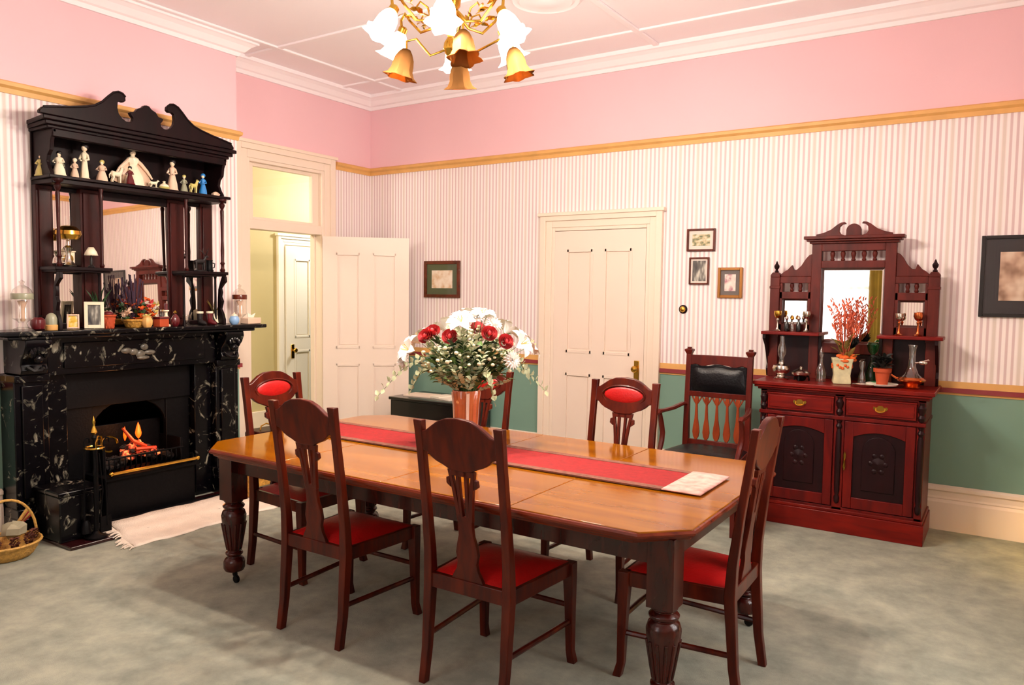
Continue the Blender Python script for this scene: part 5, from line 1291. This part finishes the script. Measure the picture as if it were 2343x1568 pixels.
# mantel shelf, left to right
def jar(y, x, s, lab):
    t_ = thing('glass_jar', lab, 'jar', (x, y, MZ), 0, 'lidded glass jars at the ends of the mantelpiece')
    MB().lathe([(.05*s, 0), (.055*s, .008), (.03*s, .02), (.022*s, .045), (.03*s, .055), (.058*s, .075), (.060*s, .20), (.052*s, .215)], (0, 0, 0), 22).build('body', 'crystal', t_, world=False)
    MB().lathe([(.061*s, .195), (.0625*s, .20), (.0625*s, .228), (.06*s, .232)], (0, 0, 0), 22).build('collar', 'porc_g' if s > .98 else 'frame_m', t_, world=False)
    MB().lathe([(.058*s, .233), (.05*s, .255), (.034*s, .272), (.014*s, .282), (.010*s, .292), (.018*s, .304), (.0005, .318)], (0, 0, 0), 22).build('lid', 'crystal', t_, world=False)
    MB().lathe([(.012*s, .056), (.02*s, .09), (.012*s, .14), (.03*s, .185), (.0005, .19)], (0, 0, 0), 12).build('dried_flowers', 'porc_p', t_, world=False)
jar(-3.672, .53, 1.0, 'lidded glass jar at the left end of the mantelpiece')
jar(-2.055, .53, .92, 'lidded glass jar at the right end of the mantelpiece')
t_ = thing('ceramic_apple', 'dark red round ceramic apple near the left end of the mantelpiece', 'ornament', (.62, -3.625, MZ))
MB().lathe([(.012, 0), (.034, .01), (.044, .04), (.040, .068), (.022, .082), (.004, .076)], (0, 0, 0), 16).build('fruit', 'dkred', t_, world=False)
MB().tube([(0, 0, .074), (.003, .004, .095)], .003, 6).leaf((.003, .004, .088), (1, .5, .3), .03, .01).build('stem', 'dkleaf', t_, world=False)
t_ = thing('cloche', 'small grey dome ornament on yellow base on the mantelpiece', 'ornament', (.60, -3.535, MZ))
MB().lathe([(.036, 0), (.038, .006), (.038, .03), (.034, .034)], (0, 0, 0), 18).build('base', 'gold', t_, world=False)
MB().lathe([(.034, .034), (.034, .07), (.026, .095), (.010, .108), (.0005, .11)], (0, 0, 0), 18).build('dome', 'porc_g', t_, world=False)
def photo(y, x, w, h, fm, lab, fw, artm, rz=.5, lean=.12):
    t_ = thing('photo_frame', lab, 'photo frame', (x, y, MZ), PI/2-rz)
    T = Matrix.Rotation(-lean, 4, 'X')
    m = MB()
    for a in ((-w/2, -w/2+fw, 0, h), (w/2-fw, w/2, 0, h), (-w/2+fw, w/2-fw, 0, fw), (-w/2+fw, w/2-fw, h-fw, h)): m.box(a[0], a[1], -.007, .007, a[2]+.002, a[3]+.002, T)
    m.build('frame', fm, t_, world=False, bevel=.002)
    MB().box(-w/2+fw, w/2-fw, -.002, .005, fw, h-fw, T).build('print', artm, t_, world=False, smooth=False)
    MB().prism([(0, .0+.001), (.05, .001), (.008+h*.05, h*.6)], 'YZ', -.004, .004).build('easel', 'paper', t_, world=False)
M['art6'] = art('yellow_print', ('#d8a820', '#e8c860', '#e8d8b8'), 30)
photo(-3.385, .57, .072, .095, 'porc_p', 'tiny frame with yellow picture on the mantelpiece', .010, 'art6')
photo(-3.262, .60, .118, .178, 'porc', 'upright white framed photograph on the left of the mantelpiece', .022, 'art4' if False else 'art3')
t_ = thing('spiky_plant', 'dark green bottle with long leaves left of the mirror centre on the mantelpiece', 'plant', (.53, -3.19, MZ))
MB().lathe([(.02, 0), (.024, .01), (.022, .07), (.010, .10), (.010, .125)], (0, 0, 0), 14).build('bottle', 'dkleaf', t_, world=False)
m = MB()
for k in range(9):
    a = k*.7; m.leaf((0, 0, .11), (math.cos(a)*.3, math.sin(a)*.5, 1), rb.uniform(.12, .2), .008)
m.build('leaves', 'leaf_d', t_, world=False, fix=False)
t_ = thing('orange_basket', 'reddish orange woven pot at the left foot of the central mirror', 'basket', (.60, -3.165, MZ))
basket(t_, .030, .042, .085, 3, 12, 'terra', 'pot')
MB().sph((0, 0, .095), .03, 1.1, 1.1, .7, 10, 6).build('contents', 'dkred', t_, world=False)
t_ = thing('dried_arrangement', 'wide dried flower arrangement in a low straw basket before the central mirror', 'flowers', (.58, -2.97, MZ))
basket(t_, .05, .075, .05, 2, 14, 'wick')
rm = random.Random(5)
m = MB()
for k in range(46):
    a = rm.uniform(0, 2*PI); sp = rm.uniform(.02, .09); h = rm.uniform(.20, .38); q = (math.cos(a)*sp*.6-.02, math.sin(a)*sp-.01, h)
    m.tube([(0, 0, .04), (q[0]*.6, q[1]*.6, h*.55), q], [.0015, .0015, .005], 4)
m.build('lavender', 'purple', t_, world=False)
for nm, mt, n, ys, zs in (('red_blooms', 'petal_r', 26, (.02, .13), (.06, .17)), ('orange_blooms', 'orange', 22, (-.02, .12), (.04, .19)), ('pale_blooms', 'porc_p', 12, (-.12, -.04), (.07, .13)), ('yellow_grass', 'porc_y', 16, (.06, .16), (.05, .16)), ('dark_leaves', 'leaf_d', 34, (-.12, .10), (.04, .15))):
    m = MB()
    for k in range(n):
        y = rm.uniform(*ys); z_ = rm.uniform(*zs); x = rm.uniform(-.05, .06)
        for q in range(4): m.leaf((x, y, z_), (rm.uniform(-1, 1), rm.uniform(-1, 1), rm.uniform(.1, 1)), rm.uniform(.02, .045), .012)
    m.build(nm, mt, t_, world=False, fix=False)
t_ = thing('ribbed_pot', 'small yellow ribbed pot in front of the dried flower arrangement', 'pot', (.66, -2.925, MZ))
MB().lathe([(.022, 0), (.034, .02), (.036, .05), (.026, .07), (.03, .078), (.026, .078), (.02, .06)], (0, 0, 0), 18, None, .08, 8).build('pot', 'gold', t_, world=False)
t_ = thing('trinket_box', 'small orange patterned box right of the dried arrangement', 'box', (.63, -2.80, MZ), .3)
MB().box(-.03, .03, -.045, .045, 0, .055).build('body', 'terra', t_, world=False, bevel=.003)
MB().box(-.033, .033, -.048, .048, .056, .072).build('lid', 'dkred', t_, world=False, bevel=.004)
t_ = thing('candlestick', 'dark and cream candlestick at the right foot of the central mirror', 'candlestick', (.60, -2.742, MZ))
MB().lathe([(.03, 0), (.032, .01), (.014, .02), (.010, .05), (.020, .065), (.010, .08), (.010, .10), (.022, .112), (.020, .118)], (0, 0, 0), 16).build('stick', 'porc', t_, world=False)
MB().lathe([(.012, .118), (.012, .165), (.001, .168)], (0, 0, 0), 12).build('candle', 'dkred', t_, world=False)
t_ = thing('perfume_bottle', 'amber glass perfume bottle with gold stopper on the mantelpiece', 'bottle', (.61, -2.675, MZ))
MB().lathe([(.018, 0), (.034, .02), (.036, .05), (.02, .075), (.008, .085), (.008, .092)], (0, 0, 0), 16, Matrix.Diagonal((.7, 1, 1, 1))).build('bottle', 'dkred', t_, world=False)
MB().lathe([(.010, .092), (.014, .10), (.001, .115)], (0, 0, 0), 10).build('stopper', 'brass', t_, world=False)
t_ = thing('glass_bowl', 'small clear glass bowl in front of the right lower mirror', 'bowl', (.56, -2.545, MZ))
MB().lathe([(.02, 0), (.022, .006), (.01, .014), (.032, .05), (.036, .08), (.034, .08), (.028, .05), (.0005, .02)], (0, 0, 0), 16).build('bowl', 'crystal', t_, world=False)
for k, (y, lb, mt) in enumerate(((-2.47, 'glossy black ceramic boot, left one of the pair on the mantelpiece', 'hair'), (-2.385, 'glossy dark red ceramic boot, right one of the pair on the mantelpiece', 'dkred'))):
    t_ = thing('ceramic_boot', lb, 'ornament', (.60, y, MZ), PI*.15)
    MB().tube([(0, .008, .10), (0, .008, .045), (.01, .0, .022), (.045, -.008, .016), (.062, -.01, .012)], [.022, .020, .024, .017, .008], 12).build('boot', mt, t_, world=False)
    MB().lathe([(.023, .088), (.026, .092), (.026, .104), (.022, .106)], (0, .008, 0), 14).build('cuff', 'porc', t_, world=False)
t_ = thing('decorative_plate', 'small cream plate standing upright near the right end of the mantelpiece', 'plate', (.55, -2.262, MZ))
MB().lathe([(.0005, 0), (.03, .001), (.04, .006), (.054, .012), (.056, .014), (.052, .014)], (0, 0, 0), 28, Matrix.Translation((0, 0, .056)) @ Matrix.Rotation(PI/2-.25, 4, 'Y')).build('plate', 'porc', t_, world=False)
t_ = thing('spider_plant', 'little pot with pointed yellow green leaves by the right scroll bracket', 'plant', (.47, -2.235, MZ))
MB().lathe([(.022, 0), (.03, .05), (.033, .05), (.033, .06), (.028, .06)], (0, 0, 0), 14).build('pot', 'porc_g', t_, world=False)
m = MB()
for k in range(22):
    a = k*.9; m.leaf((0, 0, .055), (math.cos(a)*.6, math.sin(a)*.6, 1.3), rm.uniform(.10, .16), .008)
m.build('leaves', 'khaki', t_, world=False, fix=False)
t_ = thing('ginger_jar', 'small pale blue lidded jar left of the right glass jar', 'jar', (.62, -2.175, MZ))
MB().lathe([(.024, 0), (.036, .015), (.040, .04), (.03, .062), (.022, .066)], (0, 0, 0), 18).build('body', 'pblue', t_, world=False)
MB().lathe([(.024, .066), (.02, .078), (.006, .084), (.006, .09), (.0005, .094)], (0, 0, 0), 14).build('lid', 'porc', t_, world=False)
t_ = thing('tissue_box', 'pale pink low box at the right end of the mantelpiece', 'box', (.62, -2.02, MZ), .15)
MB().box(-.045, .045, -.07, .07, 0, .05).build('body', 'porc_p', t_, world=False, bevel=.006)
MB().prism([(-.03, .051), (.03, .051), (.05, .085), (.01, .07), (-.04, .09)], 'YZ', -.003, .003).build('tissue', 'paper', t_, world=False)

# unseen low lamp by the right wall, assumed from warm light on green paint
t_ = thing('assumed_floor_lamp', 'assumed short brass lamp with yellow shade standing by the right wall', 'lamp', (6.12, -.42, 0))
MB().lathe([(.12, 0), (.12, .015), (.02, .03), (.012, .05), (.012, .50)], (0, 0, 0), 20).build('base', 'brass', t_, world=False)
M['assumed_lampshade'] = emis('assumed_lit_yellow_shade', '#ffd060', .6)
MB().shell([(.14, .44), (.08, .66)], (0, 0, 0), 24).build('lamp_shade', 'assumed_lampshade', t_, world=False, solid=.002)
bulb('assumed_floor_lamp_light', (6.12, -.42, .54), 5, (1.0, .78, .25), .04)
